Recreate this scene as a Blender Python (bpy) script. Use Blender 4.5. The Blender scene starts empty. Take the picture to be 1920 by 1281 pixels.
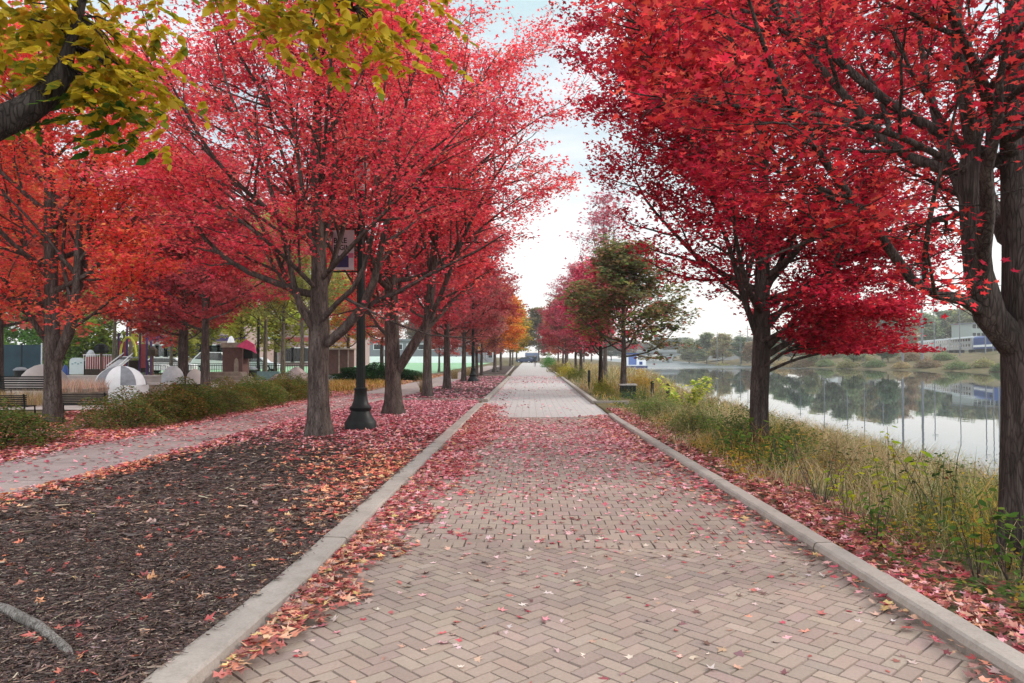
import bpy, math, random
import numpy as np
from mathutils import Matrix, Vector
R = math.radians
SC = bpy.context.scene
COL = SC.collection
PI = math.pi

# ------------------------------------------------------------------ camera
CAMZ = 1.6
FPX = 1400.0
PITCH, YAW = math.atan(27.5/FPX), math.atan(32/FPX)
cam_d = bpy.data.cameras.new('camera'); cam = bpy.data.objects.new('camera', cam_d); COL.objects.link(cam)
cam_d.sensor_width = 36; cam_d.lens = FPX/1920*36; cam_d.clip_start = .05; cam_d.clip_end = 3000
cam.location = (0, 0, CAMZ); cam.rotation_euler = (PI/2+PITCH, 0, YAW)
SC.camera = cam
_M = (Matrix.Rotation(YAW, 3, 'Z') @ Matrix.Rotation(PI/2+PITCH, 3, 'X'))
def ray(px, py):
    return _M @ Vector(((px-960)/FPX, -(py-640.5)/FPX, -1))
def P(px, py, Y):
    """world point that lies at depth Y for a photo pixel (used once, to survey real positions)"""
    d = ray(px, py); t = Y/d.y
    return np.array((d.x*t, Y, CAMZ+d.z*t))
def G(px, py, z=0.0):
    d = ray(px, py); t = (z-CAMZ)/d.z
    return np.array((d.x*t, d.y*t, z))
def s2l(c):
    return tuple((x/255/12.92 if x/255 <= .04045 else ((x/255+.055)/1.055)**2.4) for x in c)

# ------------------------------------------------------------------ materials
def new_mat(name):
    m = bpy.data.materials.new(name); m.use_nodes = True
    nt = m.node_tree; nt.nodes.clear()
    out = nt.nodes.new('ShaderNodeOutputMaterial')
    return m, nt, out
def N(nt, typ, **kw):
    n = nt.nodes.new(typ)
    for k, v in kw.items():
        if k in n.inputs: n.inputs[k].default_value = v
        else: setattr(n, k, v)
    return n
def mixcol(nt, f, a, b, blend='MIX'):
    n = nt.nodes.new('ShaderNodeMix'); n.data_type = 'RGBA'; n.blend_type = blend
    for s, v in ((0, f), (6, a), (7, b)):
        if hasattr(v, 'links'): nt.links.new(v, n.inputs[s])
        else: n.inputs[s].default_value = v if s == 0 else (*v[:3], 1)
    return n.outputs[2]
def ramp(nt, fac, stops):
    n = nt.nodes.new('ShaderNodeValToRGB'); e = n.color_ramp.elements
    while len(e) > 1: e.remove(e[0])
    e[0].position = stops[0][0]; e[0].color = (*stops[0][1][:3], 1)
    for p, c in stops[1:]:
        k = e.new(p); k.color = (*c[:3], 1)
    nt.links.new(fac, n.inputs[0]); return n.outputs[0]
def coords(nt, kind='Object', scale=(1, 1, 1)):
    tc = nt.nodes.new('ShaderNodeTexCoord'); mp = nt.nodes.new('ShaderNodeMapping')
    mp.inputs['Scale'].default_value = scale
    nt.links.new(tc.outputs[kind], mp.inputs[0]); return mp.outputs[0]
def noise(nt, vec, scale, detail=4, rough=.6):
    n = N(nt, 'ShaderNodeTexNoise'); n.inputs['Scale'].default_value = scale
    n.inputs['Detail'].default_value = detail; n.inputs['Roughness'].default_value = rough
    nt.links.new(vec, n.inputs['Vector']); return n.outputs[0]
def solid(name, col, rough=.7, metal=0, var=.18, nscale=6, bump=.0, spec=.4):
    m, nt, out = new_mat(name)
    b = N(nt, 'ShaderNodeBsdfPrincipled'); b.inputs['Roughness'].default_value = rough
    b.inputs['Metallic'].default_value = metal; b.inputs['Specular IOR Level'].default_value = spec
    v = coords(nt); nz = noise(nt, v, nscale)
    lo = tuple(c*(1-var) for c in col); hi = tuple(min(1, c*(1+var)) for c in col)
    nt.links.new(ramp(nt, nz, [(.3, lo), (.7, hi)]), b.inputs['Base Color'])
    if bump:
        bp = N(nt, 'ShaderNodeBump'); bp.inputs['Strength'].default_value = bump; bp.inputs['Distance'].default_value = .01
        nt.links.new(noise(nt, v, nscale*8), bp.inputs['Height']); nt.links.new(bp.outputs[0], b.inputs['Normal'])
    nt.links.new(b.outputs[0], out.inputs[0]); return m
def leafmat(name, trans=.4, gloss=.0, tint=True):
    m, nt, out = new_mat(name)
    at = N(nt, 'ShaderNodeAttribute'); at.attribute_name = 'Col'
    oi = N(nt, 'ShaderNodeObjectInfo')
    c = mixcol(nt, 1.0, at.outputs['Color'], oi.outputs['Color'], 'MULTIPLY') if tint else at.outputs['Color']
    d = N(nt, 'ShaderNodeBsdfDiffuse'); t = N(nt, 'ShaderNodeBsdfTranslucent')
    nt.links.new(c, d.inputs[0]); nt.links.new(c, t.inputs[0])
    mx = N(nt, 'ShaderNodeMixShader'); mx.inputs[0].default_value = trans
    nt.links.new(d.outputs[0], mx.inputs[1]); nt.links.new(t.outputs[0], mx.inputs[2])
    o = mx.outputs[0]
    if gloss:
        g = N(nt, 'ShaderNodeBsdfGlossy'); g.inputs['Roughness'].default_value = .45
        g.inputs[0].default_value = (.9, .9, .9, 1)
        m2 = N(nt, 'ShaderNodeMixShader'); m2.inputs[0].default_value = gloss
        nt.links.new(o, m2.inputs[1]); nt.links.new(g.outputs[0], m2.inputs[2]); o = m2.outputs[0]
    nt.links.new(o, out.inputs[0]); return m
def barkmat(name, dark, light, stretch=.16, bump=.8, scale=14):
    m, nt, out = new_mat(name)
    b = N(nt, 'ShaderNodeBsdfPrincipled'); b.inputs['Roughness'].default_value = .9; b.inputs['Specular IOR Level'].default_value = .15
    v = coords(nt, 'Object', (1, 1, stretch)); w = coords(nt)
    n1 = noise(nt, v, scale, 8, .7); n2 = noise(nt, w, 2.2, 3)
    c1 = ramp(nt, n1, [(.36, tuple(x*.35 for x in dark)), (.47, dark), (.66, light)])
    c2 = mixcol(nt, n2, c1, tuple(x*.75 for x in dark))
    vo = nt.nodes.new('ShaderNodeTexVoronoi'); vo.feature = 'DISTANCE_TO_EDGE'; vo.inputs['Scale'].default_value = scale*2.6
    va = nt.nodes.new('ShaderNodeVectorMath'); va.operation = 'MULTIPLY_ADD'; va.inputs[1].default_value = (.16, .16, .16); nn = N(nt, 'ShaderNodeTexNoise'); nn.inputs['Scale'].default_value = 5; nt.links.new(v, nn.inputs['Vector']); nt.links.new(nn.outputs['Color'], va.inputs[0]); nt.links.new(v, va.inputs[2]); nt.links.new(va.outputs[0], vo.inputs['Vector'])
    ck = ramp(nt, vo.outputs['Distance'], [(0., (.4,)*3), (.14, (1,)*3)]); c2 = mixcol(nt, .85, c2, mixcol(nt, 1, c2, ck, 'MULTIPLY'))
    hm = mixcol(nt, .5, n1, ck)
    nt.links.new(c2, b.inputs['Base Color'])
    bp = N(nt, 'ShaderNodeBump'); bp.inputs['Strength'].default_value = bump; bp.inputs['Distance'].default_value = .03
    nt.links.new(hm, bp.inputs['Height']); nt.links.new(bp.outputs[0], b.inputs['Normal'])
    nt.links.new(b.outputs[0], out.inputs[0]); return m
LEAF = leafmat('leaf_surface', .5, .0)
LITTER = leafmat('fallen_leaf_surface', .12, .05)
GRASSM = leafmat('grass_surface', .3, .0)
BARK = barkmat('bark_maple', (.10, .073, .064), (.27, .215, .19))
BARK_RIVER = barkmat('bark_riverside', (.062, .045, .040), (.16, .125, .11))
ROOT = barkmat('bare_root_wood', (.22, .185, .165), (.42, .37, .34), .5, .6, 20)
BARK_PALE = barkmat('bark_pale', (.17, .14, .105), (.3, .26, .2), .3, .5)
BARK_DARK = barkmat('bark_dark', (.045, .034, .03), (.1, .08, .07))
def attr_mat(name, rough=.85, nscale=30, var=.25, bump=.4, dist=.006):
    m, nt, out = new_mat(name)
    at = N(nt, 'ShaderNodeAttribute'); at.attribute_name = 'Col'
    b = N(nt, 'ShaderNodeBsdfPrincipled'); b.inputs['Roughness'].default_value = rough; b.inputs['Specular IOR Level'].default_value = .25
    v = coords(nt); n1 = noise(nt, v, nscale, 6, .7); n2 = noise(nt, v, .9, 4, .6)
    g = ramp(nt, n1, [(.25, (1-var,)*3), (.75, (1+var*.4,)*3)])
    g2 = ramp(nt, n2, [(.3, (.84, .83, .82)), (.7, (1.08, 1.07, 1.06))])
    c = mixcol(nt, 1, mixcol(nt, 1, at.outputs['Color'], g, 'MULTIPLY'), g2, 'MULTIPLY')
    nt.links.new(c, b.inputs['Base Color'])
    bp = N(nt, 'ShaderNodeBump'); bp.inputs['Strength'].default_value = bump; bp.inputs['Distance'].default_value = dist
    nt.links.new(n1, bp.inputs['Height']); nt.links.new(bp.outputs[0], b.inputs['Normal'])
    nt.links.new(b.outputs[0], out.inputs[0]); return m

# ------------------------------------------------------------------ mesh building
def mesh_np(name, V, F, col=None, mat=None, smooth=False):
    """V (n,3); F list of int arrays (m,k); col (nfaces,3) per face"""
    me = bpy.data.meshes.new(name)
    V = np.asarray(V, dtype=np.float32)
    me.vertices.add(len(V)); me.vertices.foreach_set('co', V.ravel())
    loops = np.concatenate([np.asarray(f, dtype=np.int32).ravel() for f in F])
    tot = np.concatenate([np.full(len(f), np.asarray(f).shape[1], dtype=np.int32) for f in F])
    st = np.concatenate(([0], np.cumsum(tot)[:-1])).astype(np.int32)
    me.loops.add(len(loops)); me.loops.foreach_set('vertex_index', loops)
    me.polygons.add(len(tot)); me.polygons.foreach_set('loop_start', st)
    try: me.polygons.foreach_set('loop_total', tot)
    except Exception: pass
    me.update(calc_edges=True)
    if col is not None:
        a = me.attributes.new('Col', 'FLOAT_COLOR', 'FACE')
        c = np.ones((len(tot), 4), dtype=np.float32); c[:, :3] = col
        a.data.foreach_set('color', c.ravel())
    me.polygons.foreach_set('use_smooth', np.full(len(tot), bool(smooth)))
    if mat: me.materials.append(mat)
    return me
def link(name, me, parent=None, loc=None, color=None):
    o = bpy.data.objects.new(name, me); COL.objects.link(o)
    if parent: o.parent = parent
    if loc is not None: o.location = tuple(float(v) for v in loc)
    if color: o.color = (*color, 1)
    return o
def tag(o, label=None, cat=None, group=None, kind=None):
    if label: o['label'] = label
    if cat: o['category'] = cat
    if group: o['group'] = group
    if kind: o['kind'] = kind
    return o
def thing(name, label, cat, loc=(0, 0, 0), rz=0, group=None):
    o = link(name, None, loc=loc); o.rotation_euler.z = rz
    return tag(o, label, cat, group)
def dup(root, loc, rz, label, group=None, scale=None):
    r = root.copy(); COL.objects.link(r); r.location = tuple(float(v) for v in loc); r.rotation_euler.z = rz
    r['label'] = label
    if group: r['group'] = group
    if scale is not None: r.scale = (scale,)*3 if not hasattr(scale, '__len__') else scale
    for ch in list(root.children):
        c = ch.copy(); COL.objects.link(c); c.parent = r
        for g in list(ch.children):
            d = g.copy(); COL.objects.link(d); d.parent = c
    return r

class MB:
    def __init__(s): s.v = []; s.f = []
    def add(s, vs, fs):
        n = len(s.v); s.v += [tuple(float(c) for c in v) for v in vs]; s.f += [tuple(n+i for i in f) for f in fs]; return s
    def box(s, x0, x1, y0, y1, z0, z1, taper=0):
        t = taper
        vs = [(x0, y0, z0), (x1, y0, z0), (x1, y1, z0), (x0, y1, z0), (x0+t, y0+t, z1), (x1-t, y0+t, z1), (x1-t, y1-t, z1), (x0+t, y1-t, z1)]
        return s.add(vs, [(0, 3, 2, 1), (4, 5, 6, 7), (0, 1, 5, 4), (1, 2, 6, 5), (2, 3, 7, 6), (3, 0, 4, 7)])
    def tube(s, pts, rad, k=8, cap=True):
        pts = [Vector(p) for p in pts]; n = len(pts)
        rad = [rad]*n if not hasattr(rad, '__len__') else rad
        vs = []
        for i, p in enumerate(pts):
            t = (pts[min(i+1, n-1)]-pts[max(i-1, 0)]).normalized()
            a = Vector((0, 0, 1)) if abs(t.z) < .9 else Vector((1, 0, 0))
            u = t.cross(a).normalized(); w = t.cross(u)
            for j in range(k):
                q = 2*PI*j/k; vs.append(p+(u*math.cos(q)+w*math.sin(q))*rad[i])
        fs = [(i*k+j, i*k+(j+1) % k, (i+1)*k+(j+1) % k, (i+1)*k+j) for i in range(n-1) for j in range(k)]
        if cap: fs += [tuple(range(k))[::-1], tuple((n-1)*k+j for j in range(k))]
        return s.add(vs, fs)
    def lathe(s, prof, k=20, c=(0, 0), sy=1):
        vs = []; n = len(prof)
        for r, z in prof:
            for j in range(k):
                q = 2*PI*j/k; vs.append((c[0]+r*math.cos(q), c[1]+sy*r*math.sin(q), z))
        fs = [(i*k+j, i*k+(j+1) % k, (i+1)*k+(j+1) % k, (i+1)*k+j) for i in range(n-1) for j in range(k)]
        fs += [tuple(range(k))[::-1], tuple((n-1)*k+j for j in range(k))]
        return s.add(vs, fs)
    def prism(s, poly, y0, y1):
        """outline in xz extruded along y"""
        n = len(poly)
        vs = [(x, y0, z) for x, z in poly]+[(x, y1, z) for x, z in poly]
        fs = [tuple(range(n)), tuple(range(n, 2*n))[::-1]]+[(i, i+n, (i+1) % n+n, (i+1) % n) for i in range(n)]
        return s.add(vs, fs)
    def build(s, name, mat, parent=None, loc=None, smooth=False, bevel=0):
        me = bpy.data.meshes.new(name); me.from_pydata(s.v, [], s.f); me.materials.append(mat)
        import bmesh
        bm = bmesh.new(); bm.from_mesh(me); bmesh.ops.recalc_face_normals(bm, faces=bm.faces)
        if bevel: bmesh.ops.bevel(bm, geom=list(bm.edges), offset=bevel, segments=2, affect='EDGES')
        bm.to_mesh(me); bm.free()
        if smooth:
            me.polygons.foreach_set('use_smooth', [True]*len(me.polygons))
            try: me.set_sharp_from_angle(angle=R(40))
            except Exception: pass
        return link(name, me, parent, loc)

# ------------------------------------------------------------------ leaves
T3 = np.array([(0, 0), (.55, .35), (.17, .5), (0, 1), (-.17, .5), (-.55, .35)])
T5 = np.array([(0, 0), (.36, .0), (.17, .24), (.58, .5), (.2, .52), (0, 1), (-.2, .52), (-.58, .5), (-.17, .24), (-.36, .0)])
TQ = np.array([(0, 0), (.36, .45), (0, 1), (-.36, .45)])
TO = np.array([(0, 0), (.2, .25), (.22, .6), (0, 1), (-.22, .6), (-.2, .25)])
def unit(a): return a/np.maximum(np.linalg.norm(a, axis=-1, keepdims=True), 1e-9)
def leaf_verts(rng, pts, size, tmpl, tilt=.55, droop=.35, flat=0.0, az=None, curl=.0, vary=0.):
    n = len(pts); a = rng.uniform(0, 2*PI, n) if az is None else az
    f = np.stack([np.cos(a), np.sin(a), -droop+rng.normal(0, .3, n)*(1-flat)], 1); f = unit(f)
    nn = np.stack([rng.normal(0, tilt, n), rng.normal(0, tilt, n), np.ones(n)], 1)
    s = unit(np.cross(f, nn)); u = np.cross(s, f)
    sz = np.asarray(size)*rng.uniform(.7, 1.25, n)
    x = tmpl[:, 0][None, :, None]; y = tmpl[:, 1][None, :, None]
    if vary:
        k_ = len(tmpl); x = x*rng.uniform(.55, 1.1, (n, 1, 1))+rng.normal(0, vary, (n, k_, 1)); y = y+rng.normal(0, vary, (n, k_, 1))
    V = pts[:, None, :]+(s[:, None, :]*x+f[:, None, :]*(y-.35))*sz[:, None, None]
    if curl: V = V+u[:, None, :]*((x**2+(y-.5)**2)*curl*rng.uniform(-.3, 1, n)[:, None, None]*sz[:, None, None])
    k = len(tmpl)
    return V.reshape(-1, 3), np.arange(n*k).reshape(n, k)
def pick(rng, pal, n, jit=.15):
    cols = np.array([s2l(c[:3]) for c in pal]); w = np.array([c[3] if len(c) > 3 else 1 for c in pal], float); w /= w.sum()
    c = cols[rng.choice(len(cols), n, p=w)]
    return np.clip(c*np.exp(rng.normal(0, jit, (n, 1)))*np.exp(rng.normal(0, jit*.35, (n, 3))), 0, 1)

# ------------------------------------------------------------------ trees
def tubes(groups):
    """groups: list of (polys (M,N,3), radii (M,N), k) -> V, F(list of quads)"""
    VV = []; FF = []; base = 0
    for pl, rd, k in groups:
        M, n = pl.shape[:2]
        if M == 0: continue
        t = np.empty_like(pl); t[:, 1:-1] = pl[:, 2:]-pl[:, :-2]; t[:, 0] = pl[:, 1]-pl[:, 0]; t[:, -1] = pl[:, -1]-pl[:, -2]
        t = unit(t)
        ref = np.where(np.abs(t[:, :1, 2:3]) > .8, np.array([1., 0, 0]), np.array([0, 0, 1.]))
        ref = np.broadcast_to(ref, t.shape)
        u = unit(np.cross(t, ref)); w = np.cross(t, u)
        q = np.arange(k)*2*PI/k
        ring = u[:, :, None, :]*np.cos(q)[None, None, :, None]+w[:, :, None, :]*np.sin(q)[None, None, :, None]
        rr = rd[:, :, None, None] if rd.ndim == 2 else rd[..., None]
        V = (pl[:, :, None, :]+ring*rr).reshape(-1, 3)
        i = np.arange(n-1)[:, None]; j = np.arange(k)[None, :]
        f = np.stack([i*k+j, i*k+(j+1) % k, (i+1)*k+(j+1) % k, (i+1)*k+j], -1).reshape(-1, 4)
        F = (f[None]+(np.arange(M)*n*k)[:, None, None]).reshape(-1, 4)+base
        base += len(V); VV.append(V); FF.append(F)
    return np.concatenate(VV), np.concatenate(FF)
def smoothpoly(pts, rad, n):
    pts = np.array(pts, float); rad = np.array(rad, float)
    d = np.concatenate([[0], np.cumsum(np.linalg.norm(np.diff(pts, axis=0), axis=1))])
    m = len(pts); s = np.linspace(0, d[-1], n); out = np.empty((n, 3))
    pe = np.vstack([2*pts[0]-pts[1], pts, 2*pts[-1]-pts[-2]])
    idx = np.clip(np.searchsorted(d, s, side='right')-1, 0, m-2)
    u = ((s-d[idx])/(d[idx+1]-d[idx]))[:, None]
    p0, p1, p2, p3 = pe[idx], pe[idx+1], pe[idx+2], pe[idx+3]
    out = .5*(2*p1+(p2-p0)*u+(2*p0-5*p1+4*p2-p3)*u**2+(3*p1-p0-3*p2+p3)*u**3)
    return out, np.interp(s, d, rad)
def extend(rng, st, dr, ln, n, up, wob):
    M = len(st); P_ = np.empty((M, n, 3)); P_[:, 0] = st; d = unit(dr); step = (ln/(n-1))[:, None]
    for i in range(1, n):
        d = unit(d+rng.normal(0, wob, (M, 3))+np.array([0, 0, up]))
        P_[:, i] = P_[:, i-1]+d*step
    return P_
def kids(rng, pl, ln, per, t0, t1, ang, lf, flat=.6, taper=.5):
    M, n = pl.shape[:2]
    t = (np.arange(per)[None, :]+rng.uniform(0, 1, (M, per)))/per*(t1-t0)+t0
    x = t*(n-1); i = np.clip(x.astype(int), 0, n-2); fr = (x-i)[..., None]; m = np.arange(M)[:, None]
    a, b = pl[m, i], pl[m, i+1]; p = a+(b-a)*fr; tg = unit(b-a)
    r = rng.normal(0, 1, (M, per, 3)); r[..., 2] *= (1-flat)
    # alternate sides
    r = unit(r-(r*tg).sum(-1, keepdims=True)*tg)
    an = ang*rng.uniform(.7, 1.25, (M, per, 1))
    d = tg*np.cos(an)+r*np.sin(an)
    L = ln[:, None]*lf*(1-taper*t)*rng.uniform(.65, 1.2, (M, per))
    return p.reshape(-1, 3), d.reshape(-1, 3), L.ravel(), t.ravel()
def make_tree(seed, H, Rc, zb, r0, limbs=(), trunk=None, nauto=16, nb=8, nt=7, npl=38, lsize=.09, tmpl=T3, pal=None, jit=.16,
              leafspread=.16, elev=(28, 62), up=.10, sides=(12, 7, 4, 3), tilt=.55, droop=.35, bark=None, thin=None, oval=.75, twig=.5, lower=.55,
              flare=1.55, bare=0.0, leafm=None, gap=None, top=.86, clump=.16, az_range=None, lcurl=0.):
    """returns (trunk mesh, crown mesh), local coordinates, base at origin"""
    rng = np.random.default_rng(seed)
    if trunk is None:
        zz = np.linspace(0, H*.93, 9); wob = np.cumsum(rng.normal(0, .018*H/9, (9, 2)), axis=0); wob[0] = 0
        tp = np.column_stack([wob, zz]); tr = r0*(1-.93*np.clip((zz/H), 0, 1)**.85)
    else: tp, tr = np.array([p[:3] for p in trunk]), np.array([p[3] for p in trunk])
    TP, TR = smoothpoly(tp, tr, 34)
    zrel = TP[:, 2]-TP[0, 2]
    k0 = sides[0]*2 if sides[0] > 8 else sides[0]
    q = np.arange(k0)*2*PI/k0; ph = rng.uniform(0, 6, 4)
    fl = (flare-1)*np.exp(-zrel/.22)
    lobes = 1+.10*np.cos(5*q[None]+ph[0]+zrel[:, None]*.4)*(fl[:, None]*3+.15)+.05*np.cos(3*q[None]+ph[1]+zrel[:, None]*.7)
    rad = TR[:, None]*(1+fl[:, None])*lobes*(1+rng.normal(0, .012, (34, k0)))
    TP[0, 2] -= .12
    groups = [(TP[None], rad[None], k0)]
    # limbs
    NL = 12; L1 = []; R1 = []; 
    for lp in limbs:
        a, b = smoothpoly([p[:3] for p in lp], [p[3] for p in lp], NL); L1.append(a); R1.append(b)
    if nauto:
        u = (np.arange(nauto)+rng.uniform(0, .8, nauto))/nauto
        zs = zb+(H*top-zb)*u
        az = np.arange(nauto)*2.399+rng.uniform(0, .6, nauto)+seed
        if az_range: az = az_range[0]+(az % (2*PI))/(2*PI)*(az_range[1]-az_range[0])
        el = R(elev[0])+(R(elev[1])-R(elev[0]))*u+rng.normal(0, .08, nauto)
        prof = np.where(u < .3, lower+(1-lower)*u/.3, (1-(u-.3)/.7)**oval)
        ln = (Rc*prof+.5)/np.cos(el*.93)*rng.uniform(.85, 1.1, nauto)
        st = np.stack([np.interp(zs, TP[:, 2], TP[:, 0]), np.interp(zs, TP[:, 2], TP[:, 1]), zs], 1)
        d = np.stack([np.cos(az)*np.cos(el), np.sin(az)*np.cos(el), np.sin(el)], 1)
        pl = extend(rng, st, d, ln, NL, up, .07)
        rs = np.interp(zs, TP[:, 2], TR)*.48
        rr = rs[:, None]*(1-.88*np.linspace(0, 1, NL)[None]**.9)
        if gap is not None:
            ok = ~np.array([gap(q_).any() for q_ in pl]); pl = pl[ok]; rr = rr[ok]
        L1 += list(pl); R1 += list(rr)
    L1 = np.array(L1); R1 = np.array(R1); ll = np.linalg.norm(np.diff(L1, axis=1), axis=2).sum(1)
    groups.append((L1, R1, sides[1]))
    p, d, L, t = kids(rng, L1, ll, nb, .12, .97, R(42), .50, .55, .55)
    L = np.clip(L, .5, None)
    B = extend(rng, p, d, L, 7, .05, .10)
    par = np.repeat(np.arange(len(L1)), nb)
    r2 = R1[par, np.clip((t*(NL-1)).astype(int), 0, NL-1)]*.55
    if gap is not None:
        ok = ~np.array([gap(q_[2:]).any() for q_ in B]); B = B[ok]; L = L[ok]; r2 = r2[ok]
    groups.append((B, r2[:, None]*(1-.8*np.linspace(0, 1, 7)[None])+.002, sides[2]))
    p, d, L2, t2 = kids(rng, B, L, nt, .1, 1.0, R(48), .5, .65, .4)
    L2 = np.clip(L2, .22, twig*1.6)*1.0
    d[:, 2] *= .55; W = extend(rng, p, d, L2, 5, .0, .14)
    if gap is not None:
        ok = ~(gap(W[:, 2])|gap(W[:, 4])); W = W[ok]
    groups.append((W, np.broadcast_to(np.linspace(.006, .002, 5)[None]*(r0/.2)**.5*1.1, (len(W), 5)), sides[3]))
    tm = mesh_np('trunk', *(lambda a: (a[0], [a[1]]))(tubes(groups)), mat=bark or BARK, smooth=True)
    # leaves on twigs + ends of branches
    keep = np.ones(len(W), bool)
    if bare: keep &= rng.uniform(0, 1, len(W)) > bare
    Wk = W[keep]
    nl = len(Wk)*npl
    wi = np.repeat(np.arange(len(Wk)), npl); tt = rng.uniform(.1, 1.08, nl)*4
    ii = np.clip(tt.astype(int), 0, 3); f = (tt-ii)[:, None]
    pos = Wk[wi, ii]*(1-f)+Wk[wi, ii+1]*f
    pos = pos+rng.normal(0, 1, (nl, 3))*np.array([leafspread, leafspread, leafspread*.32])
    cl = np.exp(rng.normal(0, clump, (len(Wk), 1)))*np.exp(rng.normal(0, clump*.35, (len(Wk), 3)))
    sel = np.ones(nl, bool)
    if gap is not None: sel = ~gap(pos)
    if thin is not None: sel &= thin(pos, rng)
    pos = pos[sel]; wi = wi[sel]
    V, F = leaf_verts(rng, pos, lsize, tmpl, tilt, droop, 0., None, lcurl)
    c = np.clip(pick(rng, pal, len(pos), jit)*cl[wi], 0, 1)
    cm = mesh_np('crown', V, [F], c, leafm or LEAF)
    return tm, cm
NEUT = [(255, 255, 255, 3), (246, 244, 244, 3), (228, 226, 226, 2), (205, 198, 198, 1)]
def put_tree(name, label, cat, meshes, loc, rz=0, sc=1, tint=None, group=None):
    t = thing(name, label, cat, loc, rz, group); t.scale = (sc,)*3 if not hasattr(sc, '__len__') else sc
    link('trunk', meshes[0], t); c = link('crown', meshes[1], t)
    if tint: c.color = (*s2l(tint), 1)
    return t
def loc_pts(base, px_pts, Y):
    """survey polyline (px,py,dY,r) around a tree standing at depth Y -> local coordinates"""
    out = []
    for px, py, dy, r in px_pts:
        w = P(px, py, Y+dy); out.append((w[0]-base[0], w[1]-base[1], w[2]-base[2], r))
    return out
# ================================================================== light and sky
SUN_EL, SUN_AZ = R(30), R(78)           # azimuth measured from +Y towards +X
w = bpy.data.worlds.new('World'); SC.world = w; w.use_nodes = True
nt = w.node_tree; nt.nodes.clear()
wo = nt.nodes.new('ShaderNodeOutputWorld'); bg = nt.nodes.new('ShaderNodeBackground'); bg.inputs[1].default_value = .12
sky = nt.nodes.new('ShaderNodeTexSky'); sky.sky_type = 'NISHITA'; sky.sun_disc = False
sky.sun_elevation = SUN_EL; sky.sun_rotation = SUN_AZ; sky.dust_density = 2.0; sky.air_density = 1.0
tc = nt.nodes.new('ShaderNodeTexCoord'); mp = nt.nodes.new('ShaderNodeMapping'); mp.inputs['Scale'].default_value = (1.0, 1.0, 3.2)
nt.links.new(tc.outputs['Generated'], mp.inputs[0])
n1 = noise(nt, mp.outputs[0], 2.1, 7, .56)
fac = ramp(nt, n1, [(.36, (.7,)*3), (.62, (1,)*3)])
n2 = noise(nt, mp.outputs[0], 3.4, 5, .6)
cloud = ramp(nt, n2, [(.36, (3.2, 4.15, 4.5)), (.64, (5.3, 5.4, 5.5))])
sep = nt.nodes.new('ShaderNodeSeparateXYZ'); nt.links.new(tc.outputs['Generated'], sep.inputs[0])
hz = ramp(nt, sep.outputs['Z'], [(0.0, (1,)*3), (.30, (0,)*3)])
cl2 = mixcol(nt, hz, cloud, (7.0, 6.75, 6.5))
# overcast sky: brighter towards the zenith; boost added behind the viewer to front-light trees
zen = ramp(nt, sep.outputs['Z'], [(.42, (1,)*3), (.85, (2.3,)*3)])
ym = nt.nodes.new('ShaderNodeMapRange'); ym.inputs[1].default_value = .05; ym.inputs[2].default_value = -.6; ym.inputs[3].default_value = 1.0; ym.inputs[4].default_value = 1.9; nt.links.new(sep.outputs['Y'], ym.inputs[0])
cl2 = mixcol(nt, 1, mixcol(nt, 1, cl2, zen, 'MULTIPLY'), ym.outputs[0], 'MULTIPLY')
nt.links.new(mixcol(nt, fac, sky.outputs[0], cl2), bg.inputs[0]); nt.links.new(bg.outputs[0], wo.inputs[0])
sd = bpy.data.lights.new('sun', 'SUN'); sd.energy = 1.5; sd.angle = R(14); sd.color = (1, .90, .80)
so = bpy.data.objects.new('sun', sd); COL.objects.link(so)
dv = Vector((math.sin(SUN_AZ)*math.cos(SUN_EL), math.cos(SUN_AZ)*math.cos(SUN_EL), math.sin(SUN_EL)))
so.rotation_euler = dv.to_track_quat('Z', 'Y').to_euler(); so.location = (0, 0, 40)
vs = SC.view_settings; vs.view_transform = 'Standard'; vs.look = 'None'; vs.exposure = .74; vs.gamma = 1
cy = SC.cycles; cy.max_bounces = 6; cy.diffuse_bounces = 3; cy.glossy_bounces = 3; cy.transmission_bounces = 4; cy.volume_bounces = 0
cy.transparent_max_bounces = 8; cy.caustics_reflective = False; cy.caustics_refractive = False
try: cy.use_denoising = True
except Exception: pass

# ================================================================== ground
def shore(y): return np.interp(y, [-60, 0, 17, 27, 36, 53, 117, 200, 360, 700], [10.5, 10.6, 10.9, 11.6, 11.4, 12.4, 20, 27, 46, 60])
def farshore(y): return np.interp(y, [-60, 60, 145, 170, 200, 290, 400, 700], [150, 120, 94, 82, 73, 69, 84, 120])
def kr(y): return np.interp(y, [0, 3.6, 11, 18, 25, 60, 100, 140], [2.40, 2.34, 2.19, 2.05, 2.1, 2.3, 2.45, 2.5])
def vnoise(x, y, s, seed=0):
    """cheap smooth value noise"""
    x = np.asarray(x, float)/s; y = np.asarray(y, float)/s
    xi = np.floor(x).astype(int); yi = np.floor(y).astype(int); fx = x-xi; fy = y-yi
    fx = fx*fx*(3-2*fx); fy = fy*fy*(3-2*fy)
    def h(a, b):
        v = (a*374761393+b*668265263+seed*982451653) & 0x7fffffff
        v = ((v ^ (v >> 13))*1274126177) & 0x7fffffff
        return ((v ^ (v >> 16)) & 0xffff)/65535.0
    return (h(xi, yi)*(1-fx)+h(xi+1, yi)*fx)*(1-fy)+(h(xi, yi+1)*(1-fx)+h(xi+1, yi+1)*fx)*fy
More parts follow.
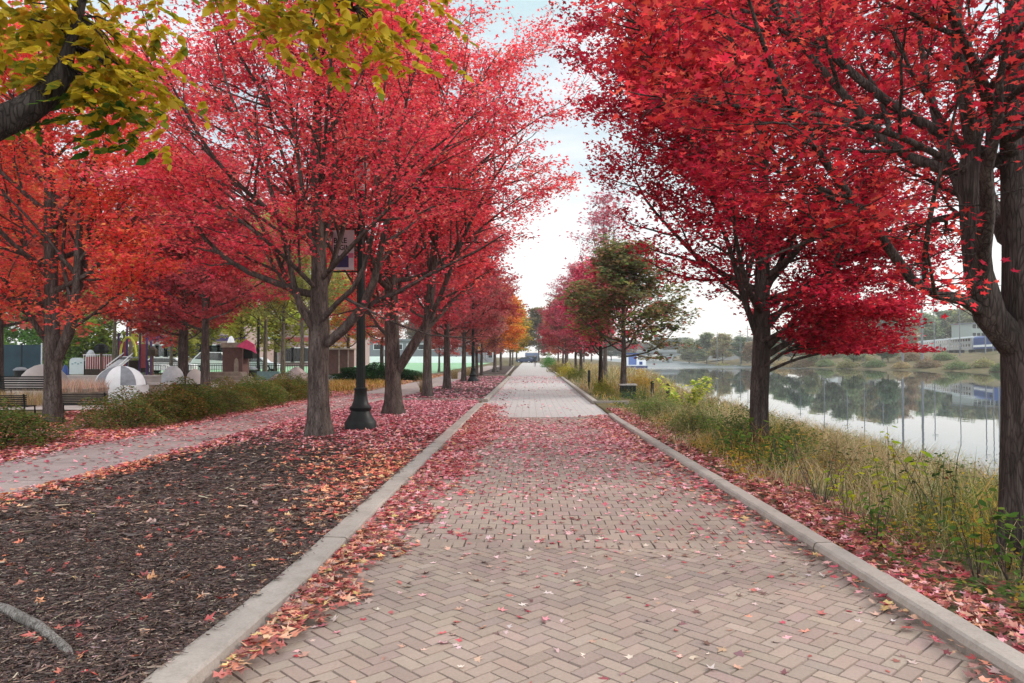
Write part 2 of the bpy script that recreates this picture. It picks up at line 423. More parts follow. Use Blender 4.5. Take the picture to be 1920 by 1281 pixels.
def gz(x, y):
    x = np.asarray(x, float); y = np.asarray(y, float)+0*x
    sh = shore(y); fs = farshore(y)
    z = np.where(x < -1.63, .05, -.2)
    s = np.clip((x-2.6)/(sh-2.6), 0, 1)
    zb = .05-1.57*s**1.25+(vnoise(x, y, .9, 3)-.5)*.12*np.clip(s*4, 0, 1)
    z = np.where(x > kr(y)+.09, zb, z)
    under = -1.52-np.clip((x-sh)*.35, 0, 1.8)
    z = np.where(x > sh, under, z)
    e = x-fs
    up = np.where(e < 0, np.clip(-1.52+e*.3, -3.3, 9), -1.52+np.clip(e/32, 0, 1)*3.9+np.clip((e-85)*.11, 0, 17))
    z = np.where(e > -6, np.maximum(np.where(e > 0, up, z), up), z)
    return z
def sheet(name, xs, ys, zf, mat, kind='structure', label=None, smooth=True):
    X, Y = np.meshgrid(xs, ys); Z = zf(X, Y)
    V = np.stack([X, Y, Z], -1).reshape(-1, 3); nx, ny = len(xs), len(ys)
    i = np.arange(ny-1)[:, None]*nx+np.arange(nx-1)[None]
    F = np.stack([i, i+1, i+nx+1, i+nx], -1).reshape(-1, 4)
    o = link(name, mesh_np(name, V, [F], None, mat, smooth)); return tag(o, label, kind=kind)
def ground_material():
    m, nt, out = new_mat('soil_and_rough_grass')
    b = N(nt, 'ShaderNodeBsdfPrincipled'); b.inputs['Roughness'].default_value = .95; b.inputs['Specular IOR Level'].default_value = .1
    v = coords(nt); a = noise(nt, v, .35, 6, .65); c = noise(nt, v, 9, 5, .7); d = noise(nt, v, .09, 4, .6)
    c1 = ramp(nt, a, [(.3, (.055, .06, .025)), (.48, (.13, .105, .05)), (.6, (.16, .12, .065)), (.75, (.075, .075, .03))])
    c2 = mixcol(nt, 1, c1, ramp(nt, c, [(.25, (.45,)*3), (.8, (1.25,)*3)]), 'MULTIPLY')
    c3 = mixcol(nt, ramp(nt, d, [(.45, (0,)*3), (.65, (.6,)*3)]), c2, (.17, .12, .085))
    nt.links.new(c3, b.inputs['Base Color'])
    bp = N(nt, 'ShaderNodeBump'); bp.inputs['Strength'].default_value = .6; bp.inputs['Distance'].default_value = .05
    nt.links.new(c, bp.inputs['Height']); nt.links.new(bp.outputs[0], b.inputs['Normal'])
    nt.links.new(b.outputs[0], out.inputs[0]); return m
GROUNDM = ground_material()
xs = np.unique(np.concatenate([np.linspace(-510, -60, 10), np.linspace(-60, -2, 30), [-1.64, -1.62], np.linspace(2.0, 2.6, 26), np.linspace(2.7, 16, 50), np.linspace(16, 60, 30), np.linspace(60, 260, 90), np.linspace(260, 630, 10)]))
ys = np.unique(np.concatenate([np.linspace(-30, 0, 6), np.linspace(0, 60, 100), np.linspace(60, 420, 120), np.linspace(420, 950, 14)]))
def gz_wavy(x, y):
    z = gz(x, y); e = x-farshore(y)
    return z+np.where(e > 3, (vnoise(x, y, 7, 1)-.5)*1.3*np.clip((e-3)/10, 0, 1), 0)
sheet('ground', xs, ys, gz_wavy, GROUNDM)

# water
def water_mat():
    m, nt, out = new_mat('river_water')
    b = N(nt, 'ShaderNodeBsdfPrincipled'); b.inputs['Base Color'].default_value = (.035, .045, .045, 1)
    b.inputs['Roughness'].default_value = .02; b.inputs['IOR'].default_value = 1.5
    v = coords(nt, 'Object', (1, .35, 1)); n1 = noise(nt, v, .9, 3, .5); n2 = noise(nt, v, .07, 2, .5)
    v2 = coords(nt, 'Object', (1, 1, 1)); sp = nt.nodes.new('ShaderNodeSeparateXYZ'); nt.links.new(v2, sp.inputs[0])
    # wind-ruffled stretch of the river far upstream
    rf = ramp(nt, N(nt, 'ShaderNodeMath').outputs[0], [(0, (0,)*3), (1, (1,)*3)])
    md = nt.nodes.new('ShaderNodeMapRange'); md.inputs[1].default_value = 165; md.inputs[2].default_value = 215; nt.links.new(sp.outputs['Y'], md.inputs[0])
    st = nt.nodes.new('ShaderNodeMapRange'); st.inputs[3].default_value = .03; st.inputs[4].default_value = .35; nt.links.new(md.outputs[0], st.inputs[0])
    bp = N(nt, 'ShaderNodeBump'); bp.inputs['Distance'].default_value = .12; nt.links.new(st.outputs[0], bp.inputs['Strength'])
    nt.links.new(n1, bp.inputs['Height']); nt.links.new(bp.outputs[0], b.inputs['Normal'])
    rr = nt.nodes.new('ShaderNodeMapRange'); rr.inputs[3].default_value = .015; rr.inputs[4].default_value = .3; nt.links.new(md.outputs[0], rr.inputs[0])
    nt.links.new(rr.outputs[0], b.inputs['Roughness'])
    nt.links.new(b.outputs[0], out.inputs[0]); return m
WZ = -1.5
sheet('river_water', np.linspace(8, 160, 20), np.linspace(-28, 948, 40), lambda x, y: x*0+WZ, water_mat(), smooth=False)

# mulch beds, side path, plaza, sports field
def mulch_mat():
    m, nt, out = new_mat('bark_mulch')
    b = N(nt, 'ShaderNodeBsdfPrincipled'); b.inputs['Roughness'].default_value = .95; b.inputs['Specular IOR Level'].default_value = .15
    v = coords(nt, 'Object', (1, 2.2, 1)); n1 = noise(nt, v, 28, 8, .75); n2 = noise(nt, v, 95, 4, .7); n3 = noise(nt, v, 1.2, 3, .6)
    c1 = ramp(nt, n1, [(.30, (.018, .012, .011)), (.48, (.06, .041, .036)), (.64, (.125, .09, .078)), (.8, (.22, .17, .145))])
    c2 = mixcol(nt, 1, c1, ramp(nt, n3, [(.3, (.75,)*3), (.7, (1.25,)*3)]), 'MULTIPLY')
    nt.links.new(c2, b.inputs['Base Color'])
    bp = N(nt, 'ShaderNodeBump'); bp.inputs['Strength'].default_value = 1; bp.inputs['Distance'].default_value = .025
    nt.links.new(n2, bp.inputs['Height']); nt.links.new(bp.outputs[0], b.inputs['Normal'])
    nt.links.new(b.outputs[0], out.inputs[0]); return m
MULCH = mulch_mat()
def side_r(y): return np.interp(y, [0, 10, 18, 24, 30, 45, 70, 120], [-5.55, -5.5, -5.45, -5.0, -4.6, -4.45, -4.5, -4.4])
def side_l(y): return np.interp(y, [0, 10, 18, 24, 30, 45, 70, 120], [-7.7, -7.5, -7.4, -7.3, -7.0, -6.6, -6.6, -6.6])
def mz(x, y): return .09+(vnoise(x, y, .55, 9)-.5)*.035+(vnoise(x, y, .13, 4)-.5)*.022-.02*np.clip((x+1.95)/.3, 0, 1)
def bed(y0, y1, step):
    xs = np.linspace(0, 1, 46); ys = np.arange(y0, y1+step, step)
    U, Y = np.meshgrid(xs, ys); X = side_r(Y)+.02+(-1.62-(side_r(Y)+.02))*U; Z = mz(X, Y)
    nx, ny = len(xs), len(ys); i = np.arange(ny-1)[:, None]*nx+np.arange(nx-1)[None]
    F = np.stack([i, i+1, i+nx+1, i+nx], -1).reshape(-1, 4)
    tag(link('mulch_ground', mesh_np('mulch_ground', np.stack([X, Y, Z], -1).reshape(-1, 3), [F], None, MULCH, True)), kind='structure')
bed(1.0, 25.4, .1); bed(26.2, 56, .25); bed(60, 118, .6)
def concrete(name, col, joint=None, var=.12):
    m, nt, out = new_mat(name)
    b = N(nt, 'ShaderNodeBsdfPrincipled'); b.inputs['Roughness'].default_value = .85; b.inputs['Specular IOR Level'].default_value = .25
    v = coords(nt); n1 = noise(nt, v, 1.3, 6, .65); n2 = noise(nt, v, 60, 4, .7); n3 = noise(nt, v, 7, 5, .7)
    c = ramp(nt, n1, [(.3, tuple(x*(1-var) for x in col)), (.7, tuple(x*(1+var) for x in col))])
    c = mixcol(nt, 1, c, ramp(nt, n2, [(.3, (.84,)*3), (.7, (1.06,)*3)]), 'MULTIPLY')
    c = mixcol(nt, 1, c, ramp(nt, n3, [(.35, (.85, .84, .82)), (.5, (1,)*3)]), 'MULTIPLY')
    if joint:
        br = nt.nodes.new('ShaderNodeTexBrick'); br.offset = .0; br.inputs['Scale'].default_value = 1
        br.inputs['Brick Width'].default_value = joint[0]; br.inputs['Row Height'].default_value = joint[1]; br.inputs['Mortar Size'].default_value = joint[2]
        br.inputs['Color1'].default_value = br.inputs['Color2'].default_value = (1, 1, 1, 1); br.inputs['Mortar'].default_value = (.35, .33, .3, 1)
        nt.links.new(v, br.inputs['Vector']); c = mixcol(nt, 1, c, br.outputs['Color'], 'MULTIPLY')
    nt.links.new(c, b.inputs['Base Color'])
    bp = N(nt, 'ShaderNodeBump'); bp.inputs['Strength'].default_value = .35; bp.inputs['Distance'].default_value = .004
    nt.links.new(n2, bp.inputs['Height']); nt.links.new(bp.outputs[0], b.inputs['Normal'])
    nt.links.new(b.outputs[0], out.inputs[0]); return m
KERB = concrete('kerb_concrete', (.34, .285, .25), (40, 3.05, .012), .16)
SIDE = concrete('side_path_concrete', (.33, .25, .23), (2.4, 1.5, .010), .2)
PLAZA = concrete('plaza_concrete', (.42, .36, .335), (1.5, 1.5, .015))
def strip(name, lf, rf, y0, y1, step, z, mat):
    ys = np.arange(y0, y1+step, step); V = []; 
    for u in (0, .5, 1): V.append(np.stack([lf(ys)+(rf(ys)-lf(ys))*u, ys, ys*0+z], -1))
    V = np.stack(V, 1).reshape(-1, 3); i = np.arange(len(ys)-1)[:, None]*3+np.arange(2)[None]
    F = np.stack([i, i+1, i+4, i+3], -1).reshape(-1, 4)
    return tag(link(name, mesh_np(name, V, [F], None, mat)), kind='structure')
strip('side_path', side_l, side_r, 0, 120, 1.5, .085, SIDE)
strip('plaza_ground', lambda y: y*0-60, lambda y: y*0-10.8, 21, 58, 2, .075, PLAZA)
TURF = solid('sports_turf', (.20, .34, .19), .9, var=.08, nscale=.2)
strip('sports_field', lambda y: y*0-110, lambda y: y*0-8.5, 66, 170, 4, .09, TURF)
SOILL = solid('leafy_soil', (.16, .11, .07), .95, var=.4, nscale=5, bump=.8)
strip('planting_ground', lambda y: y*0-10.8, lambda y: side_l(y)-.01, 0, 66, 2, .08, SOILL)

# ================================================================== the paved path
def kl(y): return np.interp(y, [0, 3.5, 5, 20, 56, 120], [-1.56, -1.55, -1.48, -1.43, -1.37, -1.9])     # inner face of the kerbs
JOINT = solid('joint_sand', (.10, .08, .072), .95, var=.3, nscale=40)
PAVER = attr_mat('brick_paver', .85, 55, .22, .35, .004)
o = strip('paved_path', lambda y: kl(y)-.12, lambda y: kr(y)+.12, -2, 19.6, .6, -.012, JOINT)
FARP = concrete('far_paving', (.43, .38, .36), (.2, .2, .003), .06)
strip('paved_path', lambda y: kl(y)-.1-np.where((y > 23.4) & (y < 26.3), 2.4, 0), lambda y: kr(y)+.1+np.where((y > 19.7) & (y < 24.8), 1.0, 0), 19.6, 185, .4, 0.0, FARP)
rp = np.random.default_rng(11)
def bricks(cx, cy, lx, ly, ang, z=0., ch=.005, gap=.0035):
    n = len(cx); lx = lx/2-gap+0*cx; ly = ly/2-gap+0*cx; c, s = np.cos(ang), np.sin(ang)
    zt = z+rp.normal(0, .0012, n)
    V = np.empty((n, 8, 3))
    for k, (sx, sy) in enumerate(((-1, -1), (1, -1), (1, 1), (-1, 1))):
        for q, (i, zz) in enumerate(((0, -.02), (ch, 0))):
            x = sx*(lx-i); y = sy*(ly-i)
            V[:, q*4+k, 0] = cx+x*c-y*s; V[:, q*4+k, 1] = cy+x*s+y*c; V[:, q*4+k, 2] = zt+zz
    b = np.array([(4, 5, 6, 7), (0, 1, 5, 4), (1, 2, 6, 5), (2, 3, 7, 6), (3, 0, 4, 7)])
    F = (b[None]+(np.arange(n)*8)[:, None, None]).reshape(-1, 4)
    return V.reshape(-1, 3), F
pal = [(160, 142, 131, 5), (156, 138, 128, 4), (164, 146, 134, 3), (160, 140, 131, 3), (152, 135, 126, 1.2), (167, 149, 137, 1)]
YB = 6.35
I, J = np.meshgrid(np.arange(-90, 120), np.arange(-60, 60)); I = I.ravel(); J = J.ravel()
hx, hy = I+4*J+1., I+.5; vx, vy = I+4*J+2.5, I+0.
CX = np.concatenate([hx, vx])*.095; CY = np.concatenate([hy, vy])*.095; AN = np.concatenate([hx*0, hx*0+PI/2])
c45 = math.cos(PI/4); WX = CX*c45-CY*c45; WY = CX*c45+CY*c45+2
k = (WX > kl(WY)-.1) & (WX < kr(WY)+.1) & (WY > .8) & (WY < YB-.06)
V1, F1 = bricks(WX[k], WY[k], .19, .095, AN[k]+PI/4, 0., .004, .0025); n_a = k.sum()
rows = np.arange(YB+.1, 19.6, .2); cxs = []; cys = []
for ri, yy in enumerate(rows):
    x0 = -1.75+(.08 if ri % 2 else 0); xx = np.arange(x0, 2.6, .16)+rp.normal(0, .001, 1); cxs.append(xx); cys.append(xx*0+yy)
CX = np.concatenate(cxs); CY = np.concatenate(cys); k = (CX > kl(CY)-.1) & (CX < kr(CY)+.1); CX = CX[k]; CY = CY[k]
V2, F2 = bricks(CX, CY, .16, .2, 0*CX, 0., .004, .002)
# one header course where the two patterns meet
xx = np.arange(-1.6, 2.55, .1); V3, F3 = bricks(xx, xx*0+YB-.0, .1, .2, 0*xx, .003)
nb_ = n_a+len(CX)+len(xx)
bc = pick(rp, pal, nb_, .04)*np.array([.94, .91, .905])
V = np.concatenate([V1, V2, V3]); F = np.concatenate([F1, F2+len(V1), F3+len(V1)+len(V2)])
tag(link('paved_path', mesh_np('paved_path', V, [F], np.repeat(bc, 5, axis=0), PAVER)), kind='structure')

def kerb(name, xf, side, y0, y1, step=1.2, wd=.19, h=.12):
    """kerb run with a rounded top edge; xf gives its path face, side -1 lies to the left of it"""
    ys = np.arange(y0, y1+1e-6, step); rk = np.random.default_rng(int(y0*7+50+side))
    prof = [(0.03, -.12), (.012, .0), (.0, .055), (.012, h-.012), (.03, h), (wd-.02, h+.004), (wd, h-.012), (wd, -.12)]
    V = []; 
    for y in ys:
        a = xf(y)+rk.normal(0, .002)
        for dx, z in prof: V.append((a+side*dx, y, z+(rk.normal(0, .0012) if z > 0 else 0)))
    V = np.array(V); k = len(prof); i = np.arange(len(ys)-1)[:, None]*k+np.arange(k-1)[None]
    F = np.stack([i, i+1, i+k+1, i+k], -1).reshape(-1, 4)
    caps = [np.arange(k)[None], (np.arange(k)+(len(ys)-1)*k)[None]]
    me = mesh_np(name, V, [F]+caps, None, KERB, False)
    return tag(link(name, me), kind='structure')
kerb('kerb', kl, -1, .5, 23.6, .15, .225)
kerb('kerb', kl, -1, 25.9, 56.2, .6)
kerb('kerb', lambda y: kl(y)-.35, -1, 60, 118, 2)
kerb('kerb', kr, 1, .5, 19.7, .15, .17, .10)
kerb('kerb', kr, 1, 24.9, 120, .6)
m = MB(); m.box(-4.6, -1.6, 25.75, 25.92, -.05, .125); m.box(2.2, 3.3, 24.75, 24.9, -.05, .12); m.box(-3.9, -1.7, 56.2, 56.36, -.05, .12); m.box(-3.9, -1.7, 59.9, 60.06, -.05, .12)
tag(m.build('kerb', KERB), kind='structure')

# ================================================================== fallen leaves and mulch chips
PN = [(200, 126, 100, 3), (176, 92, 82, 3), (194, 148, 120, 3), (156, 68, 68, 2), (206, 170, 110, 1), (132, 80, 72, 1.5), (160, 128, 118, 1.5)]
PR = [(190, 84, 92, 3), (208, 132, 136, 3), (164, 56, 66, 2.2), (216, 158, 158, 2.8), (136, 54, 60, 1.2), (206, 140, 116, 1.6)]
PF = [(212, 138, 148, 3), (220, 164, 168, 3), (192, 92, 108, 2.2), (166, 66, 82, 1.2)]
POR = [(214, 122, 92, 3), (224, 148, 108, 3), (190, 86, 76, 3), (170, 60, 60, 2), (218, 168, 120, 1)]
PBR = [(150, 78, 66, 3), (120, 60, 52, 3), (176, 104, 80, 2), (140, 50, 56, 3), (188, 128, 96, 1.2), (96, 58, 50, 1.5)]
rl = np.random.default_rng(21)
LV = {T3.shape[0]: [], T5.shape[0]: []}
def scatter(x0, x1, y0, y1, per, dens, zf, pal, size=.072, big=True, tilt=.22, curl=.35, lift=.012, pal2=None, mixf=None):
    n = int((x1-x0)*(y1-y0)*per); x = rl.uniform(x0, x1, n); y = rl.uniform(y0, y1, n)
    d = dens(x, y); k = rl.uniform(0, 1, n) < d; x = x[k]; y = y[k]; n = len(x)
    if n == 0: return
    z = zf(x, y)+lift+rl.uniform(0, .02, n)*np.clip(d[k], .1, 1)
    t = T5 if big else T3
    V, F = leaf_verts(rl, np.stack([x, y, z], 1), size, t, tilt, .0, .85, None, curl, .055 if big else .05)
    c = pick(rl, pal, n, .16)
    if pal2 is not None:
        q = rl.uniform(0, 1, n) < mixf(x, y); c[q] = pick(rl, pal2, q.sum(), .16)
    LV[len(t)].append((V, c))
bump = lambda x, a, b: np.clip(1-np.abs(x-a)/b, 0, 1)
def sm(v, a, b): t = np.clip((v-a)/(b-a), 0, 1); return t*t*(3-2*t)
far_mix = lambda x, y: sm(y, 8, 20)
near_mix = lambda x, y: 1-.75*sm(y, 4.6, 9)
# drift against the left kerb
def dz(x, y): return .07*np.clip(1-(x-kl(y))/.42, 0, 1)
wl = lambda y: np.interp(y, [2, 4, 5.5, 8, 12, 18, 24], [.22, .26, .36, .62, .85, .95, .7])
for (a, b, per, big) in ((2.6, 7, 1500, True), (7, 12, 1000, True), (12, 24, 520, False)):
    scatter(-1.5, -.3, a, b, per, lambda x, y: np.clip(1.25-(x-kl(y))/wl(y)*1.25+(vnoise(x, y, .35, 2)-.5)*1.1, 0, 1)*(x > kl(y)), dz, PR, .07 if big else .085, big, .4, .4, .01, PN, near_mix)
# right kerb drift + outside of it
wr = lambda y: np.interp(y, [3, 5, 7, 9, 13, 17, 20], [.14, .2, .3, .55, .95, 1.0, .7])
for (a, b, per, big) in ((2.6, 8, 700, True), (8, 20, 480, False)):
    scatter(.9, 2.45, a, b, per, lambda x, y: np.clip(1.05-(kr(y)-x)/wr(y)*1.1+(vnoise(x, y, .4, 5)-.5)*1.0, 0, 1)*(x < kr(y))*np.interp(y, [3, 6, 9, 20], [.45, .55, .85, .9]), lambda x, y: .03*np.clip(1-(kr(y)-x)/.3, 0, 1), PR, .07 if big else .085, big, .35, .4, .008, PN, lambda x, y: .2+.5*near_mix(x, y))
scatter(2.3, 4.6, 2.8, 9, 800, lambda x, y: .8*np.clip(1.05-(x-kr(y)-.2)/1.5+(vnoise(x, y, .5, 8)-.5)*.9, 0, 1)*(x > kr(y)+.17), gz, PR, .068, True, .55, .6, .018, PBR, lambda x, y: .65+0*x)
scatter(2.2, 4.4, 9, 22, 420, lambda x, y: .8*np.clip(1.0-(x-kr(y)-.2)/1.2+(vnoise(x, y, .6, 8)-.5)*.9, 0, 1)*(x > kr(y)+.17), gz, PR, .085, False, .5, .5, .018, PBR, lambda x, y: .5+0*x)
# scattered over the pavers
scatter(-1.3, 2.3, 2.6, 7, 120, lambda x, y: .16+.34*sm(y, 4.5, 7)+.25*(vnoise(x, y, .5, 6) > .75), lambda x, y: 0*x-.006, PR, .058, True, .3, .6, .006, [(205, 180, 172, 3), (184, 142, 126, 3), (170, 100, 92, 2), (116, 84, 80, 2)], lambda x, y: .78+0*x)
scatter(-1.3, 2.3, 6.4, 12, 260, lambda x, y: (.20+.36*sm(y, 7, 11))*(.35+1.2*vnoise(x, y, .55, 6)), lambda x, y: 0*x-.004, PR, .062, True, .3, .6, .006, PF, lambda x, y: .5+0*x)
scatter(-1.4, 2.3, 12, 19.4, 420, lambda x, y: .5*(.4+1.0*vnoise(x, y, .7, 6))*(1-sm(y, 17.6, 19.4)*.8), lambda x, y: 0*x, PR, .078, False, .3, .5, .008, PF, lambda x, y: .7+0*x)
scatter(-1.4, 2.3, 19.4, 60, 60, lambda x, y: .05+.5*np.clip(1-(x-kl(y))/.9, 0, 1)*(y < 38)+.25*(y > 44), lambda x, y: 0*x, PF, .1, False, .3, .5, .008)
# mulch bed
def bed_d(x, y):
    nearkerb = np.clip(1-(-1.66-x)/np.interp(y, [3, 6, 9, 12, 15], [.28, .7, 1.5, 2.6, 4.5]), 0, 1)
    edge = np.clip(1-(x-side_r(y))/.5, 0, 1)*1.6
    cover = sm(y, 11.5, 15.5)*.95*(1-.6*sm(y, 24.2, 25.2)*1)
    spots = (vnoise(x, y, .45, 7) > .7)*.12
    return np.clip(np.maximum.reduce([nearkerb*sm(y, 4.2, 9)*1.2+(vnoise(x, y, .3, 31)-.6)*.5*sm(y, 5, 8), edge, cover])*(.55+.8*vnoise(x, y, .5, 12))+.035+spots*.5, 0, 1)*(x > side_r(y)-.12)*(x < kl(y)-.21)
bmix = lambda x, y: np.clip(sm(y, 11, 15)+.0*x, 0, 1)
scatter(-5.8, -1.66, 2.4, 9, 420, bed_d, mz, PN, .072, True, .5, .5, .012, POR, lambda x, y: .45+0*x)
scatter(-5.8, -1.66, 9, 14, 420, bed_d, mz, POR, .076, False, .45, .5, .012, PR, lambda x, y: sm(y, 10, 13.5))
scatter(-5.9, -1.66, 14, 25.3, 360, bed_d, mz, PR, .088, False, .4, .5, .012, PF, lambda x, y: .35+.5*sm(y, 15, 20))
scatter(-5.0, -1.66, 26.2, 56, 110, lambda x, y: (.35+.5*vnoise(x, y, 1.2, 3))*(x > side_r(y)), mz, PF, .13, False, .3, .4, .012, [(150, 120, 112), (128, 96, 90)], lambda x, y: .35+0*x)
# leaves bordering and lying on the side path
scatter(-7.8, -5.4, 3, 30, 260, lambda x, y: np.clip(np.maximum(1-(side_r(y)-x)/.32, 1-(x-side_l(y))/.28)+(vnoise(x, y, .3, 14)-.5)*.7, (.10+.5*sm(y, 11, 16))*(.4+vnoise(x, y, .5, 19)), 1)*(x < side_r(y))*(x > side_l(y)), lambda x, y: .085+0*x, PR, .08, False, .25, .4, .008, PF, lambda x, y: .3+0*x)
scatter(-12.5, -8.7, 9, 32, 260, lambda x, y: np.clip(.55+(vnoise(x, y, .5, 25)-.5), 0, 1), lambda x, y: .08+0*x, PR, .10, False, .4, .4, .01, POR, lambda x, y: .35+0*x)
scatter(-8.9, -7.2, 3, 32, 420, lambda x, y: np.clip(1.1+(vnoise(x, y, .4, 15)-.5)*.6-(side_l(y)-x)*.35, 0, 1)*(x < side_l(y)), lambda x, y: .08+0*x, PR, .085, False, .4, .4, .01, POR, lambda x, y: .3-.2*sm(y, 14, 18)+0*x)
scatter(-12, -6.5, 30, 62, 70, lambda x, y: .7*(x < side_l(y)), lambda x, y: .08+0*x, [(196, 150, 92), (182, 120, 84), (150, 104, 72), (196, 120, 108)], .16, False, .4, .4, .01)
V10 = np.concatenate([v for v, c in LV[10]]); C10 = np.concatenate([c for v, c in LV[10]])
V6 = np.concatenate([v for v, c in LV[6]]); C6 = np.concatenate([c for v, c in LV[6]])
n10, n6 = len(C10), len(C6); print('litter', n10, n6)
me = mesh_np('fallen_leaves', np.concatenate([V10, V6]), [np.arange(n10*10).reshape(-1, 10), n10*10+np.arange(n6*6).reshape(-1, 6)], np.concatenate([C10, C6]), LITTER)
tag(link('fallen_leaves', me), 'red, pink and orange maple leaves lying over the paving, mulch and kerb edges', kind='stuff')
# mulch chips
def chips(y0, y1, per, L):
    n = int(3.9*(y1-y0)*per); y = rl.uniform(y0, y1, n); x = rl.uniform(-5.5, -1.55, n)
    k = (x > side_r(y)+.02) & (x < kl(y)-.20-.03*vnoise(x, y, .12, 40)+rl.exponential(.016, n)); x = x[k]; y = y[k]; n = len(x)
    z = np.maximum(mz(x, y), np.where(x > kl(y)-.225, .125, 0))+.004+rl.uniform(0, .016, n)
    t = np.array([(-.07, 0), (.06, 0), (.09, .5), (.03, 1), (-.08, .9)])
    V, F = leaf_verts(rl, np.stack([x, y, z], 1), L*rl.lognormal(0, .35, n), t, .38, .0, .7, None, .6)
    return V, pick(rl, [(80, 58, 52, 4), (58, 42, 38, 5), (100, 77, 67, 3), (136, 110, 97, 1.6), (180, 154, 138, .6), (74, 47, 39, 2)], n, .22)
a = [chips(2.4, 6, 9500, .028), chips(6, 10, 2600, .046), chips(10, 15, 600, .065)]
V = np.concatenate([v for v, c in a]); C = np.concatenate([c for v, c in a]); print('chips', len(C))
tag(link('mulch_litter', mesh_np('mulch_litter', V, [np.arange(len(V)).reshape(-1, 5)], C, LITTER)), 'dark brown shredded bark chips covering the planting bed', kind='stuff')
# ================================================================== trees
ROWL = 'maples along the left side of the brick path'
ROWR = 'trees along the river side of the brick path'
RED_A = [(242, 92, 102, 4), (228, 72, 90, 3), (248, 122, 118, 2.2), (196, 56, 78, 1.8), (242, 134, 112, 1)]
RED_B = [(238, 82, 92, 4), (244, 106, 106, 3), (206, 58, 76, 2), (246, 126, 110, 1)]
RED_D = [(190, 44, 66, 4), (204, 58, 74, 3), (164, 34, 56, 2.4), (212, 76, 76, .8)]
RED_R = [(198, 58, 64, 4), (208, 74, 70, 3), (174, 42, 58, 2.5), (216, 94, 78, 1.4), (156, 36, 54, 1.6)]
RED_O = [(248, 98, 84, 4), (248, 124, 90, 2.6), (240, 82, 88, 3.2), (224, 140, 84, .9), (190, 144, 78, .4)]
PINK = [(216, 86, 108, 3), (202, 72, 94, 3), (222, 116, 130, 2), (174, 56, 80, 1)]
YEL = [(176, 168, 52, 3), (150, 158, 54, 3), (196, 176, 66, 2), (118, 138, 52, 2), (196, 140, 62, .8)]
OLV = [(96, 92, 52, 3), (112, 98, 58, 2), (84, 74, 48, 3), (126, 88, 64, 1.4), (76, 92, 48, 1.6), (140, 66, 62, .8)]
GRN = [(84, 120, 56, 3), (112, 138, 62, 2), (66, 98, 48, 3), (150, 152, 62, 1)]
TGREY = [(118, 116, 84, 3), (98, 104, 76, 3), (134, 122, 92, 2), (88, 94, 72, 2), (146, 124, 92, 1)]

# ---- near tree A, with its limbs surveyed
b = G(598, 818, .09); YA = b[1]
tr = loc_pts(b, [(598, 818, 0, .20), (597, 740, 0, .195), (597, 660, 0, .19), (598, 610, 0, .19), (598, 520, 0, .15), (596, 440, .05, .125), (592, 300, .1, .10), (597, 180, .1, .075), (604, 60, .1, .05), (612, -130, .1, .02)], YA)
tr[0] = (0, 0, 0, .20)
LM = [
 [(606, 650, 0, .09), (650, 612, -.1, .1), (690, 560, -.3, .085), (712, 480, -.5, .065), (735, 360, -.6, .045), (760, 200, -.8, .028), (800, 60, -1, .01)],
 [(604, 600, -.1, .06), (640, 560, -.4, .05), (676, 520, -.7, .045), (705, 400, -1.0, .035), (715, 220, -1.2, .02), (735, 60, -1.4, .008)],
 [(602, 560, .1, .06), (622, 500, .4, .055), (650, 400, .7, .045), (668, 260, 1.0, .03), (690, 90, 1.2, .01)],
 [(590, 622, -.1, .07), (560, 570, -.3, .06), (545, 500, -.4, .055), (520, 400, -.5, .045), (500, 330, -.6, .04), (440, 200, -.8, .025), (400, 70, -.9, .01)],
 [(588, 600, .1, .06), (548, 545, .4, .05), (500, 440, .6, .04), (430, 330, .9, .028), (340, 230, 1.1, .018), (262, 120, 1.2, .007)],
 [(594, 500, 0, .05), (575, 420, -.3, .045), (560, 300, -.4, .04), (540, 160, -.5, .025), (528, -20, -.6, .01)],
 [(592, 460, .1, .05), (560, 380, .3, .042), (520, 260, .5, .03), (470, 110, .6, .016), (430, -10, .6, .008)],
 [(602, 470, 0, .05), (625, 380, .2, .05), (628, 260, .3, .045), (622, 150, .3, .03), (625, 0, .3, .012)],
 [(592, 540, -.1, .05), (520, 470, -.9, .035), (430, 400, -1.3, .025), (330, 350, -1.5, .012), (280, 330, -1.6, .006)],
 [(606, 520, -.1, .05), (680, 440, -1.2, .04), (760, 360, -1.9, .025), (850, 260, -2.3, .012), (900, 200, -2.4, .006)],
]
LM = [loc_pts(b, l, YA) for l in LM]
def gapA(p):
    # open pocket in the crown in front of the street banner
    x, y, z = p[..., 0], p[..., 1], p[..., 2]
    return (np.abs(x-.46+y*.26) < .30) & (y > -4) & (y < 1.25) & (z > 3.12+y*.11) & (z < 4.0+y*.19)
def thinA(pos, rng): return pos[:, 2] > 2.1
mA = make_tree(3, 9.6, 4.0, 2.6, .2, limbs=LM, trunk=tr, nauto=18, nb=10, nt=8, npl=33, lsize=.074, pal=RED_A, elev=(2, 60), lower=.85, droop=.4, leafspread=.16, thin=thinA, gap=gapA)
put_tree('maple_tree', 'large red maple with many rising limbs, left of the lamp post', 'tree', mA, b, group=ROWL)
